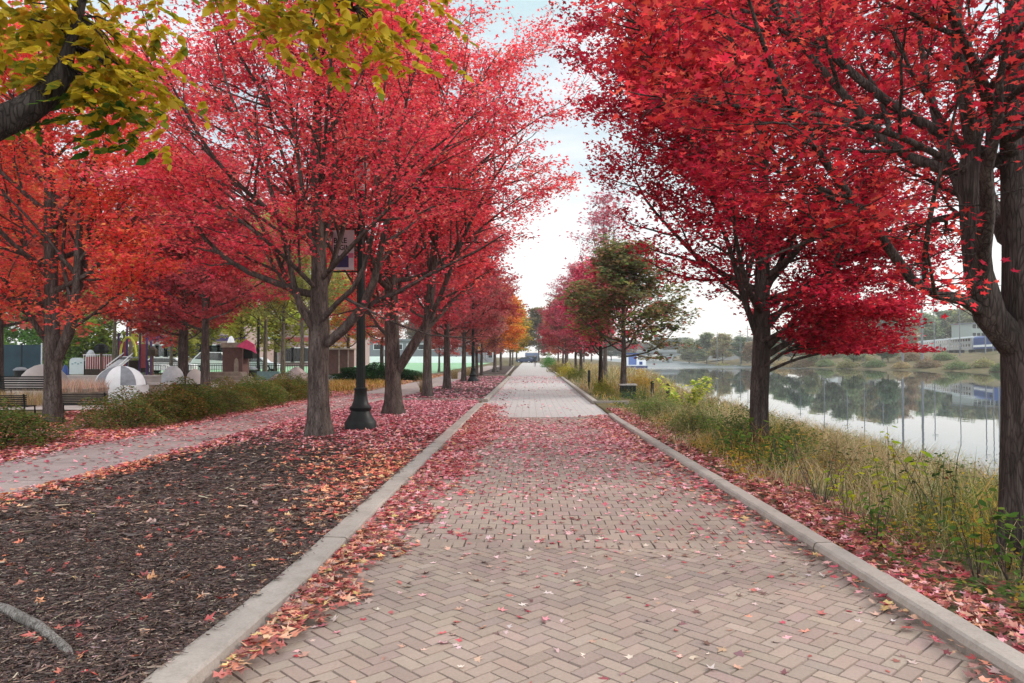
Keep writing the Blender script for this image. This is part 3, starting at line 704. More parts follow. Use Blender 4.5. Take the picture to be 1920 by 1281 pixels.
# ---- tree B
b = G(738, 778, .09); YBt = b[1]
tr = loc_pts(b, [(738, 778, 0, .21), (737, 700, 0, .195), (735, 600, 0, .18), (732, 450, .05, .15), (737, 320, .1, .12), (742, 180, .1, .09), (752, 20, .1, .05), (760, -60, .1, .02)], YBt); tr[0] = (0, 0, 0, .21)
LM = [
 [(742, 700, 0, .13), (770, 655, -.1, .13), (800, 610, -.2, .12), (812, 500, -.3, .10), (822, 380, -.4, .07), (850, 240, -.6, .04), (880, 100, -.7, .015)],
 [(802, 610, -.2, .07), (840, 520, -.6, .06), (880, 420, -.9, .045), (930, 330, -1.2, .025), (985, 250, -1.4, .01)],
 [(738, 560, .1, .06), (775, 480, .6, .05), (830, 360, 1.0, .04), (905, 250, 1.3, .025), (960, 130, 1.4, .01)],
 [(744, 300, .1, .04), (850, 195, .2, .03), (960, 120, .3, .016), (1065, 85, .3, .004)],
 [(736, 480, -.1, .05), (870, 335, -.8, .035), (990, 235, -1.2, .016), (1085, 185, -1.4, .004)],
 [(815, 500, -.3, .045), (900, 430, -.2, .03), (980, 365, 0, .014), (1040, 330, 0, .004)],
 [(736, 430, 0, .06), (790, 330, -.6, .05), (870, 200, -1.0, .03), (940, 90, -1.2, .012)],
 [(733, 540, -.1, .06), (700, 480, -.5, .05), (668, 380, -.8, .04), (650, 240, -1, .02), (640, 120, -1, .01)],
 [(736, 640, 0, .05), (700, 600, .4, .045), (655, 520, .9, .03), (600, 440, 1.3, .015)],
]
LM = [loc_pts(b, l, YBt) for l in LM]
mB = make_tree(8, 10.6, 3.8, 2.6, .2, limbs=LM, trunk=tr, nauto=18, nb=10, nt=8, npl=26, lsize=.086, pal=RED_B, elev=(0, 60), lower=.9, droop=.42, leafspread=.18)
put_tree('maple_tree', 'red maple with a forked trunk standing just right of the black lamp post', 'tree', mB, b, group=ROWL)
# ---- right-hand near tree R1
b = np.array([P(1926, 1000, 6.1)[0], 6.1, float(gz(3.98, 6.1))]); Y1 = 6.1
tr = loc_pts(b, [(1926, 1030, 0, .19), (1924, 900, 0, .18), (1924, 740, 0, .17), (1922, 600, 0, .175), (1916, 470, 0, .14), (1905, 330, .05, .115), (1900, 180, .1, .1), (1905, 20, .1, .085), (1915, -200, .2, .06), (1925, -500, .2, .02)], Y1); tr[0] = (0, 0, 0, .19)
LM = [
 [(1905, 650, 0, .13), (1862, 602, -.05, .125), (1838, 540, -.08, .105), (1830, 450, -.1, .1), (1815, 360, -.12, .085), (1822, 250, -.15, .06), (1800, 130, -.2, .05), (1790, -40, -.25, .035), (1780, -260, -.3, .012)],
 [(1848, 590, -.05, .05), (1800, 560, -.2, .045), (1745, 548, -.35, .04), (1700, 515, -.5, .036), (1650, 440, -.6, .034), (1580, 350, -.75, .03), (1500, 230, -.9, .026), (1440, 110, -1.1, .018), (1395, -30, -1.3, .008)],
 [(1826, 322, -.12, .05), (1750, 312, .1, .045), (1680, 280, .25, .042), (1620, 220, .35, .038), (1550, 140, .45, .03), (1470, 40, .5, .022), (1400, -90, .6, .008)],
 [(1828, 420, -.1, .05), (1780, 300, .5, .045), (1745, 180, .9, .035), (1720, 40, 1.2, .02), (1700, -160, 1.4, .008)],
 [(1916, 470, 0, .06), (1880, 440, .3, .06), (1835, 300, .9, .05), (1800, 160, 1.3, .03), (1760, -40, 1.6, .01)],
 [(1905, 300, .1, .06), (1860, 200, -.5, .05), (1800, 60, -1.1, .03), (1720, -130, -1.5, .01)],
 [(1826, 330, -.1, .03), (1700, 262, -.5, .024), (1540, 216, -.9, .018), (1380, 200, -1.2, .012), (1240, 180, -1.4, .004)],
 [(1640, 430, -.6, .018), (1560, 440, -.8, .014), (1470, 470, -.9, .008), (1400, 500, -1.0, .004)],
 [(1500, 230, -.9, .016), (1400, 200, -1.0, .012), (1300, 180, -1.1, .007), (1200, 120, -1.1, .004)],
 [(1470, 40, .5, .02), (1360, 10, .7, .014), (1250, -30, .9, .008), (1160, -40, 1.0, .004)],
 [(1916, 600, .1, .06), (1960, 480, .2, .05), (2040, 300, .3, .03), (2100, 60, .3, .01)],
 [(1900, 420, .1, .05), (1830, 400, 1.0, .04), (1720, 420, 1.7, .025), (1640, 440, 2.1, .01)],
]
LM = [loc_pts(b, l, Y1) for l in LM]
def lowR(x): return np.interp(x, [-3, -2.2, -1.75, -.95, -.7, 0, 3], [3.1, 2.6, 2.1, 2.0, 2.4, 2.6, 2.7])
def gapR(p): return (p[..., 2] < lowR(p[..., 0])-.02)
def thinR(pos, rng):
    # the crown is open low down beside the trunk, towards the camera
    x, y, z = pos[:, 0], pos[:, 1], pos[:, 2]
    k = np.ones(len(pos), bool)
    k &= z > lowR(x)
    k &= ~((z < 3.2) & (x > -.8) & (rng.uniform(0, 1, len(pos)) > .15))
    k &= y > -2.6
    return k
mR1 = make_tree(21, 7.2, 3.3, 3.0, .19, limbs=LM, trunk=tr, nauto=6, nb=9, nt=8, npl=22, lsize=.054, pal=RED_R, elev=(36, 62), lower=.9, droop=.3, leafspread=.12, lcurl=.5, clump=.25, bark=BARK_RIVER, thin=thinR, gap=gapR, sides=(14, 10, 6, 4), tmpl=T5, flare=1.35)
put_tree('maple_tree', 'forked red maple at the edge of the bank, nearest to the camera', 'tree', mR1, b, group=ROWR)
# ---- R2
b = np.array([3.86, 12.6, float(gz(3.86, 12.6))]); Y2 = 12.6
tr = loc_pts(b, [(1421, 858, 0, .155), (1423, 760, 0, .15), (1427, 660, 0, .145), (1428, 560, 0, .13), (1430, 430, .05, .105), (1432, 290, .1, .08), (1438, 120, .1, .05), (1440, -60, .1, .015)], Y2); tr[0] = (0, 0, 0, .155)
LM = [
 [(1422, 640, 0, .06), (1400, 575, -.1, .05), (1375, 490, -.2, .045), (1345, 400, -.4, .025), (1312, 330, -.6, .012), (1290, 280, -.7, .004)],
 [(1430, 660, 0, .06), (1480, 610, -.3, .05), (1540, 540, -.5, .04), (1590, 440, -.7, .03), (1640, 330, -.9, .012)],
 [(1432, 670, .1, .06), (1500, 630, .4, .05), (1570, 600, .7, .04), (1650, 570, 1.0, .025), (1720, 560, 1.2, .01)],
 [(1430, 625, 0, .05), (1500, 545, -.2, .04), (1590, 485, -.4, .028), (1700, 445, -.5, .01)],
 [(1432, 600, .3, .05), (1520, 560, .8, .04), (1620, 525, 1.2, .025), (1740, 515, 1.5, .01)],
 [(1430, 545, 0, .05), (1520, 450, .2, .035), (1640, 390, .4, .012)],
 [(1432, 640, -.2, .04), (1510, 600, -.9, .03), (1590, 580, -1.4, .02), (1670, 575, -1.7, .008)],
 [(1432, 700, .1, .03), (1500, 672, .3, .024), (1590, 655, .5, .015), (1690, 650, .6, .005)],
 [(1430, 690, -.1, .03), (1490, 650, -.7, .022), (1560, 640, -1.1, .013), (1620, 650, -1.4, .005)],
 [(1430, 560, .1, .05), (1480, 450, .4, .045), (1530, 300, .7, .03), (1570, 150, .9, .012)],
 [(1428, 500, -.1, .05), (1375, 390, -.6, .04), (1310, 280, -1.0, .022), (1240, 180, -1.3, .006)],
 [(1431, 380, 0, .04), (1350, 260, -.3, .025), (1230, 180, -.5, .012), (1110, 150, -.6, .003)],
 [(1431, 330, 0, .035), (1340, 180, .3, .02), (1220, 70, .4, .01), (1100, 10, .5, .003)],
 [(1430, 420, 0, .04), (1380, 300, .3, .035), (1310, 180, .5, .02), (1200, 100, .6, .007)],
]
LM = [loc_pts(b, l, Y2) for l in LM]
def lowR2(x): return np.interp(x, [-3.5, -2.8, -2.0, -1.5, -.6, .1, .6, 3], [6.0, 5.0, 3.5, 2.8, 2.35, 2.0, 1.7, 1.75])
def gapR2(p): return (p[..., 2] < lowR2(p[..., 0])-.05) & (np.abs(p[..., 0]) > .35)
def thinR2(pos, rng):
    x, z = pos[:, 0], pos[:, 2]
    return z > lowR2(x)
mR2 = make_tree(33, 9.2, 3.35, 2.1, .155, limbs=LM, trunk=tr, nauto=28, nb=10, nt=9, npl=36, lsize=.078, pal=RED_D, elev=(10, 60), lower=1.0, droop=.3, leafspread=.14, thin=thinR2, gap=gapR2, bark=BARK_RIVER, flare=1.3)
put_tree('maple_tree', 'dark red maple with a single bare trunk in front of the open water', 'tree', mR2, b, group=ROWR)
# ---- L1, orange-red, at the park side
b = G(99, 792, .09); YL = b[1]
tr = loc_pts(b, [(99, 792, 0, .185), (99, 700, 0, .175), (98, 640, 0, .17), (97, 540, 0, .14), (95, 420, .05, .14), (92, 300, .1, .1), (90, 120, .1, .05), (90, 0, .1, .02)], YL); tr[0] = (0, 0, 0, .185)
LM = [
 [(108, 672, 0, .12), (130, 620, -.1, .12), (142, 560, -.2, .1), (146, 480, -.2, .085), (152, 390, -.3, .06), (165, 250, -.4, .03), (180, 120, -.5, .01)],
 [(140, 570, -.2, .07), (158, 500, 0, .07), (168, 420, .2, .055), (185, 330, .4, .035), (225, 220, .6, .012)],
 [(90, 645, 0, .07), (60, 600, -.3, .06), (20, 540, -.6, .045), (-40, 470, -.9, .025), (-100, 400, -1, .01)],
 [(92, 610, 0, .05), (70, 540, .3, .045), (45, 440, .5, .035), (25, 300, .7, .02), (10, 160, .8, .008)],
 [(150, 490, -.2, .04), (200, 420, -.6, .03), (260, 350, -.9, .018), (330, 300, -1.1, .008)],
 [(130, 620, 0, .04), (180, 585, -.5, .03), (235, 540, -1.0, .02), (300, 480, -1.3, .008)],
]
LM = [loc_pts(b, l, YL) for l in LM]
mL1 = make_tree(41, 8.8, 4.1, 2.5, .2, limbs=LM, trunk=tr, flare=1.3, nauto=18, nb=9, nt=8, npl=32, lsize=.092, pal=RED_O, elev=(8, 60), lower=.9, droop=.4, leafspread=.17)
put_tree('maple_tree', 'orange red maple with a forked trunk rising behind the gap between the low shrubs', 'tree', mL1, b, group='maples beside the plaza')

# ---- shared mid-distance trees
mM = [make_tree(51+i, 9.0, 3.5, 2.3, .19, nauto=22, nb=8, nt=6, npl=26, lsize=.14, tmpl=T3, pal=NEUT, elev=(4, 64), lower=.85, droop=.4, leafspread=.24, sides=(10, 6, 4, 3), clump=.22, flare=1.35) for i in range(2)]
mF = make_tree(61, 8.5, 3.3, 2.2, .17, nauto=20, nb=7, nt=5, npl=15, lsize=.28, tmpl=TQ, pal=NEUT, elev=(10, 64), lower=.85, leafspread=.34, sides=(8, 5, 3, 3), clump=.25, flare=1.3)
mOv = make_tree(64, 9.5, 2.4, 2.0, .14, nauto=20, nb=6, nt=5, npl=10, lsize=.17, tmpl=T3, pal=NEUT, elev=(45, 74), lower=.9, leafspread=.24, sides=(8, 5, 3, 3), clump=.2, up=.16, bare=.55, flare=1.2)
mH = [make_tree(71+i, 11, 4.2, 3.4, .17, nauto=18, nb=8, nt=6, npl=22, lsize=.17, tmpl=TO, pal=NEUT, elev=(15, 60), lower=.9, leafspread=.3, sides=(8, 5, 4, 3), clump=.2, bark=BARK_PALE, flare=1.1) for i in range(1)]
def low_dense(seed, H, Rc, zb, n, pal=NEUT, ls=.15, tm=T3, npl=24, **kw):
    return make_tree(seed, H, Rc, zb, .13, nauto=n, nb=7, nt=5, npl=npl, lsize=ls, tmpl=tm, pal=pal, lower=.95, leafspread=.2, sides=(8, 5, 4, 3), clump=.28, flare=1.1, **kw)
mQ = low_dense(81, 6.3, 2.35, 1.75, 22, ls=.15, npl=18, elev=(5, 66), pal=[(122, 118, 74, 3), (136, 122, 80, 2), (104, 96, 64, 3), (150, 110, 82, 1.4), (98, 114, 66, 1.6), (160, 86, 80, .8)], bark=BARK)
mS = low_dense(82, 5.4, 2.0, 1.6, 18, ls=.14, npl=16, elev=(5, 66), pal=PINK, bark=BARK_DARK)
base = lambda px, py: G(px, py, .09)
mids = [
 # name, mesh, x, y, rz, scale, tint, label, group
 ('maple_tree', mM[0], -3.78, base(818, 744)[1], .6, (1, 1, 1.08), (214, 89, 99), 'red maple standing where the cross kerb meets the mulch bed', ROWL),
 ('maple_tree', mM[1], -3.75, base(853, 730)[1], 2.1, .98, (206, 96, 102), 'red maple with greenish bark, next beyond the cross kerb', ROWL),
 ('maple_tree', mM[0], -3.85, base(879, 716)[1], 3.0, 0.84, (204, 112, 112), 'mauve red maple beside the second lamp post', ROWL),
 ('maple_tree', mF, -3.75, 53, 1.0, 0.8, (190, 124, 116), 'dull mauve maple, second beyond the farther lamp post', ROWL),
 ('maple_tree', mF, -3.8, 60, 4.0, 0.82, (206, 120, 96), 'rusty maple with the low crown, third beyond the farther lamp post', ROWL),
 ('maple_tree', mF, -3.2, 69, 2.4, 0.95, (232, 138, 76), 'rust orange maple in the far part of the left row', ROWL),
 ('maple_tree', mF, -3.0, 80, 5.1, 0.95, (238, 176, 74), 'orange yellow maple in the far part of the left row', ROWL),
 ('maple_tree', mF, -4.2, 93, .2, 0.9, (222, 100, 84), 'small far red maple behind the orange yellow one', ROWL),
 ('maple_tree', mF, -2.8, 110, 1.9, 1.0, (200, 180, 84), 'far yellow green maple near the end of the path', ROWL),
 ('maple_tree', mF, -2.9, 132, 3.3, 1.0, (198, 156, 105), 'farthest ochre tree on the left at the end of the path', ROWL),
 # river side
 ('oak_tree', mQ, 3.9, base(1157, 738)[1]+.6, .4, (1.22, 1.22, .93), None, 'olive brown oak with a round crown beside the dark green cabinet', ROWR),
 ('maple_tree', mS, 3.3, base(1113, 735)[1]+3, 1.4, 1.0, None, 'small crimson maple next to the thin black sign post', ROWR),
 ('maple_tree', mOv, 4.6, 45, .0, (1.15, 1.15, 1.13), (214, 128, 141), 'tall half bare pink maple showing above the olive oak', ROWR),
 ('maple_tree', mM[1], 3.6, 52, 4.2, (.72, .72, .84), (214, 110, 125), 'pink red maple between the half bare one and the path', ROWR),
 ('maple_tree', mF, 3.9, 63, .9, .82, (153, 100, 97), 'dark brownish maple over the yellow green roadside bush', ROWR),
 ('maple_tree', mF, 3.7, 76, 2.9, .85, (202, 88, 99), 'far red maple on the river side with its crown over the path', ROWR),
 ('maple_tree', mF, 4.2, 92, 3.9, .9, (206, 128, 102), 'far orange maple on the river side', ROWR),
 ('maple_tree', mF, 4.4, 112, 5.2, .95, (198, 97, 102), 'farthest red maple on the river side of the path', ROWR),
]
for nm, me, x, y, rz, s, tint, lab, g in mids:
    z = .05 if x < 0 else float(gz(x, y))
    put_tree(nm, lab, 'tree', me, (x, y, z), rz, s, tint, g)
PK = 'trees around the plaza'
park = [
 ('maple_tree', mM[1], G(385, 742, .09), 1.0, 1.0, (213, 94, 102), 'red maple with a thick grey trunk behind the shrub hedge, left of the brick pillar'),
 ('maple_tree', mM[0], G(345, 736, .09), 2.7, .95, (217, 110, 103), 'red maple with a slim leaning trunk beside the grey rounded stone'),
 ('maple_tree', mM[1], (-19.5, 27, .08), 5.0, 1.05, (216, 105, 92), 'orange red maple over the pale rounded shelter'),
 ('maple_tree', mM[0], (-15.5, 33, .08), 3.9, 1.1, (214, 97, 108), 'pinkish red maple above the striped dome'),
 ('maple_tree', mF, (-23, 36, .08), .5, 1.15, (213, 116, 100), 'orange maple over the playground'),
 ('locust_tree', mH[0], G(497, 712, .09), .3, .92, (191, 184, 105), 'yellow green tree with a slim trunk near the brick pillar'),
 ('locust_tree', mH[0], G(531, 715, .09), 2.3, .95, (198, 186, 103), 'yellow tree with the thick pale trunk among boulders'),
 ('locust_tree', mH[0], G(566, 717, .09), 4.4, .88, (170, 177, 102), 'greenish tree with a thin trunk just left of the large maple'),
 ('locust_tree', mH[0], G(214, 708, .09), 1.2, .95, (178, 178, 102), 'olive tree with a straight trunk beside the playground'),
 ('locust_tree', mH[0], (-34, 47, .08), 3.4, 1.0, (128, 155, 100), 'green tree behind the dark screen fence'),
 ('locust_tree', mH[0], (-27, 50, .08), 5.4, .95, (170, 178, 99), 'light yellow green tree behind the playground roof'),
 ('maple_tree', mM[0], (-11.5, 58, .08), 4.0, .95, (208, 130, 105), 'rust maple with spreading low limbs beyond the clipped dark hedge'),
 ('locust_tree', mH[0], (-19.5, 57, .08), .9, .95, (214, 170, 102), 'golden tree above the brown kiosk'),
 ('locust_tree', mH[0], (-39, 60, .08), 2.0, 1.1, (139, 163, 100), 'tall green tree farther behind the screen fence'),
 ('maple_tree', mF, (-21, 45, .08), 5.6, 1.0, (214, 100, 97), 'red maple far behind the plaza trees'),
 ('locust_tree', mH[0], (-24, 62, .08), 2.9, 1.0, (180, 180, 84), 'yellow green tree behind the playground climber'),
 ('locust_tree', mH[0], (-31, 64, .08), 4.9, 1.05, (140, 164, 84), 'light green tree left of the playground roof'),
 ('locust_tree', mH[0], (-16, 66, .08), 1.9, 1.0, (190, 176, 84), 'pale yellow tree beyond the black railing'),
 ('maple_tree', mM[1], (-17.5, 21.5, .08), .2, 1.0, (226, 112, 84), 'orange maple at the picture edge behind the pale rounded form'),
 ('locust_tree', mF, G(452, 706, .09), 1.6, .9, (224, 222, 110), 'low yellow green tree behind the brick pillar'),
 ('locust_tree', mF, (-18.3, 55, .08), 3.6, .9, (206, 212, 104), 'low green yellow tree behind the pinkish boulders'),
 ('locust_tree', mF, (-14.6, 60, .08), 5.1, .9, (236, 196, 100), 'low golden tree left of the brown kiosk'),
 ('maple_tree', mF, (-8.7, 72, .08), 1.6, .7, (214, 108, 105), 'small red maple at the near edge of the sports field'),
]
for nm, me, p, rz, s, tint, lab in park:
    put_tree(nm, lab, 'tree', me, p, rz, s, tint, PK)

# ---- the yellow tree whose boughs hang into the picture from the left
b = np.array([-4.9, 4.1, .09])
def lp(*a): return [(P(px, py, Y)[0]-b[0], P(px, py, Y)[1]-b[1], P(px, py, Y)[2]-b[2], r) for px, py, Y, r in a]
YL_PAL = [(198, 170, 44, 4), (182, 158, 46, 3), (208, 180, 66, 2), (138, 134, 46, 1.5), (112, 122, 46, .8), (204, 150, 50, .7)]
trunk = [(0, 0, 0, .22), (.02, .02, 1.2, .2), (.0, .05, 2.2, .19), (-.1, .05, 3.3, .15), (-.1, .1, 4.6, .11), (0, 0, 6.2, .07), (0, 0, 7.8, .02)]
LMy = [
 [(.03, .05, 2.2, .12)]+lp((-160, 300, 4.15, .10), (-20, 238, 4.3, .095), (60, 200, 4.4, .085), (112, 150, 4.5, .07), (130, 90, 4.5, .035), (150, 20, 4.45, .026), (180, -120, 4.4, .015)),
 [(.0, .05, 3.0, .09)]+lp((-100, -150, 4.3, .06), (150, -190, 4.5, .045), (330, -170, 4.6, .03), (480, -110, 4.65, .02), (590, -30, 4.7, .012), (660, 20, 4.7, .006)),
 [(.0, .05, 3.6, .08)]+lp((100, -420, 4.4, .05), (400, -330, 4.9, .035), (640, -170, 5.0, .02), (760, -90, 5.0, .008)),
]
TO2 = np.array([(0, 0), (.22, .2), (.27, .5), (0, 1), (-.27, .5), (-.22, .2)])
def ash_cluster(rng, tips, n, L=.105):
    """pinnate leaves: n per tip, each with 7 leaflets"""
    out = []; az = []
    for tpx in tips:
        for _ in range(n):
            a = rng.uniform(0, 2*PI); s = np.array(tpx)+rng.normal(0, .15, 3)*np.array([1, 1, .8]); d = np.array([math.cos(a), math.sin(a), -.55]); d /= np.linalg.norm(d)
            ln = rng.uniform(.14, .24)
            for k, (t, sd) in enumerate([(1, 0), (.7, 1), (.7, -1), (.42, 1), (.42, -1), (.15, 1), (.15, -1)]):
                out.append(s+d*ln*t); az.append(a+sd*.95)
    return np.array(out), np.array(az)
ry = np.random.default_rng(77)
def cluster_tree():
    TPt, TRr = smoothpoly([p[:3] for p in trunk], [p[3] for p in trunk], 24)
    g = [(TPt[None], TRr[None], 16)]
    L1 = []; 
    for l in LMy:
        a, r = smoothpoly([p[:3] for p in l], [p[3] for p in l], 20); g.append((a[None], r[None], 12)); L1.append(a)
    # upper crown boughs, mostly above the frame
    az = np.arange(9)*2.4; st = np.stack([0*az, 0*az, 3.6+np.arange(9)*.4], 1); d = np.stack([np.cos(az)*.8, np.sin(az)*.8, .55+0*az], 1)
    U = extend(ry, st, d, np.full(9, 2.6), 10, .06, .06); g.append((U, np.broadcast_to(np.linspace(.06, .01, 10)[None], (9, 10)), 7))
    tips = []; tw = []
    def spray(px, py, Y, n, s):
        c = P(px, py, Y)-b
        for _ in range(n): tips.append(c+ry.normal(0, 1, 3)*np.array([s[0], .22, s[1]]))
    # where the sprays hang, top left of the view and at the top of the frame
    spray(80, 40, 4.6, 15, (.16, .10)); spray(170, 55, 4.6, 14, (.10, .12)); spray(20, 10, 4.7, 10, (.16, .08)); spray(200, 160, 4.6, 7, (.06, .05)); spray(165, 180, 4.6, 6, (.07, .05)); spray(15, 110, 4.8, 4, (.06, .05))
    spray(110, 205, 4.7, 3, (.06, .03)); spray(175, 120, 4.6, 8, (.06, .06)); spray(215, 110, 4.6, 5, (.04, .08));  
    spray(520, -15, 4.7, 9, (.12, .05)); spray(620, 10, 4.7, 10, (.08, .06)); spray(690, 30, 4.7, 7, (.06, .05)); spray(690, 60, 4.7, 3, (.04, .03)); spray(440, -40, 4.7, 7, (.12, .05))
    spray(760, -90, 4.9, 10, (.16, .1))
    nvis = len(tips)
    for a in U: 
        for k in range(4, 10): 
            for _ in range(4): tips.append(a[k]+ry.normal(0, .25, 3))
    allp = np.concatenate(L1+list(U))
    T = np.array(tips)
    # a twig from the closest bough point to each spray
    for t in T:
        dd = np.linalg.norm(allp-t, axis=1); s = allp[np.argmin(dd)]
        if dd.min() > .05:
            m = (s+t)/2+np.array([0, 0, .06]); tw.append(np.array([s, (s*.6+m*.4)+[0, 0, .02], m, (m+t)/2+[0, 0, .01], t]))
    tw = np.array(tw); g.append((tw, np.broadcast_to(np.linspace(.009, .003, 5)[None], tw.shape[:2]), 4))
    tm = mesh_np('trunk', *(lambda a: (a[0], [a[1]]))(tubes(g)), mat=BARK_DARK, smooth=True)
    p, az = ash_cluster(ry, T, 5)
    V, F = leaf_verts(ry, p, .088, TO2, .45, .5, .4, az)
    # greener leaves hang on the lowest twigs
    w = p+b; green = np.clip(1-(w[:, 2]-2.95)/.30, 0, 1)*(w[:, 1] < 5.2)
    c = pick(ry, YL_PAL, len(p), .12); q = ry.uniform(0, 1, len(p)) < green*.85
    c[q] = pick(ry, [(66, 100, 42, 3), (84, 112, 44, 2), (124, 132, 48, 1)], q.sum(), .12)
    cm = mesh_np('crown', V, [F], c, LEAF)
    return tm, cm
put_tree('ash_tree', 'ash tree with yellow and green leaves hanging in from beside the camera', 'tree', cluster_tree(), b)
# surface root of that tree, lying bare on the mulch
m = MB()
r0 = G(-60, 1130, .09); r1 = G(10, 1150, .09); r2 = G(70, 1182, .09); r3 = G(125, 1222, .09); r4 = G(150, 1250, .09)
m.tube([r0-(.3, .1, 0), r0, r1+(0, 0, .02), r2+(0, 0, .025), r3+(0, 0, .01), r4+(0, 0, -.03)], [.045, .04, .034, .03, .024, .012], 10)
tag(m.build('tree_root', ROOT, smooth=True), 'weathered grey tree root lying bare on the dark mulch', 'tree root')
# ================================================================== plain paints
BLACK = solid('black_paint', (.008, .009, .009), .5, var=.1, spec=.22)
DKGREEN = solid('dark_green_paint', (.012, .03, .025), .5)
WHITE = solid('white_paint', (.82, .82, .82), .6, var=.05)
GREYW = solid('pale_grey', (.45, .46, .48), .7)
MIDG = solid('mid_grey', (.16, .165, .18), .7)
BLUE = solid('blue_paint', (.025, .06, .22), .5)
MIDG2 = solid('tent_grey', (.24, .25, .27), .7)
PURPLE = solid('purple_paint', (.06, .025, .12), .5)
YELLOW = solid('yellow_plastic', (.55, .55, .06), .5)
REDP = solid('red_brown_paint', (.28, .05, .05), .55)
PINKP = solid('pink_cloth', (.75, .08, .2), .7)
BROWN = solid('brown_panel', (.10, .048, .04), .8, var=.25)
BRICKR = solid('red_brick', (.20, .095, .08), .9, var=.2, nscale=3)
BRICKP = solid('rose_brick', (.33, .22, .21), .9, var=.12, nscale=3)
STONE = solid('tan_stone', (.28, .22, .17), .9, var=.35, nscale=4, bump=.6)
ROCK = solid('pink_grey_boulder', (.26, .19, .175), .9, var=.25, nscale=3, bump=.7)
CONCW = solid('pale_concrete', (.50, .44, .41), .85, var=.12, nscale=2, bump=.2)
WOODD = solid('dark_wood', (.045, .03, .02), .8, var=.4, nscale=9)
GLASS = solid('dark_glass', (.02, .025, .03), .12, spec=.8)
STEEL = solid('stainless_steel', (.50, .51, .52), .38, metal=.6, var=.06)
DRYG = [(176, 150, 112, 3), (150, 124, 86, 3), (196, 172, 136, 2), (120, 110, 66, 1)]
def blades(rng, x, y, z, h, w, lean, pal, jit=.2, pal2=None, mf=None):
    n = len(x); a = rng.uniform(0, 2*PI, n); la = rng.uniform(0, 2*PI, n); l = lean*rng.uniform(.3, 1.6, n)
    ts = np.array([0, .4, .75, 1.]); ws = np.array([1, .85, .5, .08])
    V = np.empty((n, 8, 3))
    for i, (t, q) in enumerate(zip(ts, ws)):
        cx = x+np.cos(la)*l*h*t*t; cy_ = y+np.sin(la)*l*h*t*t; cz = z+h*t*(1-.25*l*t)
        for j, s in enumerate((-1, 1)):
            V[:, i*2+j, 0] = cx+np.cos(a)*w*q*s*.5; V[:, i*2+j, 1] = cy_+np.sin(a)*w*q*s*.5; V[:, i*2+j, 2] = cz
    b = np.array([(0, 1, 3, 2), (2, 3, 5, 4), (4, 5, 7, 6)]); F = (b[None]+(np.arange(n)*8)[:, None, None]).reshape(-1, 4)
    c = pick(rng, pal, n, jit)
    if pal2 is not None: c[mf] = pick(rng, pal2, int(mf.sum()), jit)
    return V.reshape(-1, 3), F, np.repeat(c, 3, axis=0)
def blob(rng, n, rx, ry_, h, fill=.55):
    d = unit(rng.normal(0, 1, (n, 3))); d[:, 2] = np.abs(d[:, 2]); r = 1-rng.uniform(0, 1, n)**2*fill
    lump = 1+.18*np.sin(d[:, 0]*5+1)*np.cos(d[:, 1]*6)+.1*np.sin(d[:, 2]*9+d[:, 0]*7)
    p = d*(r*lump)[:, None]*np.array([rx, ry_, h])
    return p
def shrub_mesh(seed, n, rx, ry_, h, ls, pal, tm=TQ, stems=14, bark=BARK_DARK, up=0.0):
    rng = np.random.default_rng(seed)
    p = blob(rng, n, rx, ry_, h); p[:, 2] += .05
    V, F = leaf_verts(rng, p, ls, tm, .8, .0-up, .2); c = pick(rng, pal, n, .2)
    c *= (.7+.5*vnoise(p[:, 0]+9, p[:, 1]+p[:, 2]*2, .22, seed))[:, None]
    cm = mesh_np('crown', V, [F], np.clip(c, 0, 1), LEAF)
    az = rng.uniform(0, 2*PI, stems); d = np.stack([np.cos(az)*.7*rx, np.sin(az)*.7*ry_, 0*az+h*1.1], 1)
    st = np.stack([np.cos(az)*.08, np.sin(az)*.08, 0*az-.03], 1)
    B = extend(rng, st, d, np.full(stems, h*.95), 6, .0, .1)
    tm_ = mesh_np('stem', *(lambda a: (a[0], [a[1]]))(tubes([(B, np.broadcast_to(np.linspace(.012, .003, 6)[None], (stems, 6)), 4)])), mat=bark, smooth=True)
    return tm_, cm
def put_shrub(name, label, ms, loc, rz=0, sc=1, tint=None, group=None, cat='shrub'):
    t = thing(name, label, cat, loc, rz, group); t.scale = (sc,)*3 if not hasattr(sc, '__len__') else sc
    link('stem', ms[0], t); c = link('crown', ms[1], t)
    if tint: c.color = (*s2l(tint), 1)
    return t
# low shrubs in front of the plaza
SP = [(112, 118, 62, 3), (132, 122, 70, 3), (84, 104, 54, 3), (160, 124, 84, 1.4), (150, 92, 72, .8), (100, 122, 62, 2)]
ms = [shrub_mesh(90+i, 9500, .95, .95, .86, .048, SP) for i in range(2)]
words = ['nearest', 'second', 'third', 'fourth', 'fifth', 'sixth', 'seventh', 'eighth', 'ninth', 'tenth']
HG = 'low shrubs lining the side path'
e0, e1 = G(185, 806, .08), G(575, 744, .08)
nsh = 10
for i in range(nsh):
    t = i/(nsh-1); y = e0[1]+.75+(e1[1]-e0[1]-.75)*t; x = -8.6+.0*t+(.14 if i % 2 else -.1)
    put_shrub('shrub', f'low olive green shrub, {words[i]} from the camera in the long row beside the side path', ms[i % 2], (x, y, .07), i*1.9, (1, 1, .84+.06*(i % 3)), [(255, 255, 255), (244, 226, 205), (232, 246, 226)][i % 3], HG)
for i, (x, y, lab) in enumerate([(-9.15, 12.7, 'olive shrub at the inner end of the short row by the picture edge'), (-9.2, 11.1, 'dark olive shrub in the middle of the short row by the picture edge'), (-9.3, 9.5, 'olive shrub of the short row that is cut by the picture edge')]):
    put_shrub('shrub', lab, ms[i % 2], (x, y, .07), 1+i*2.2, (1.0, 1.0, .78), (226, 240, 220), HG)
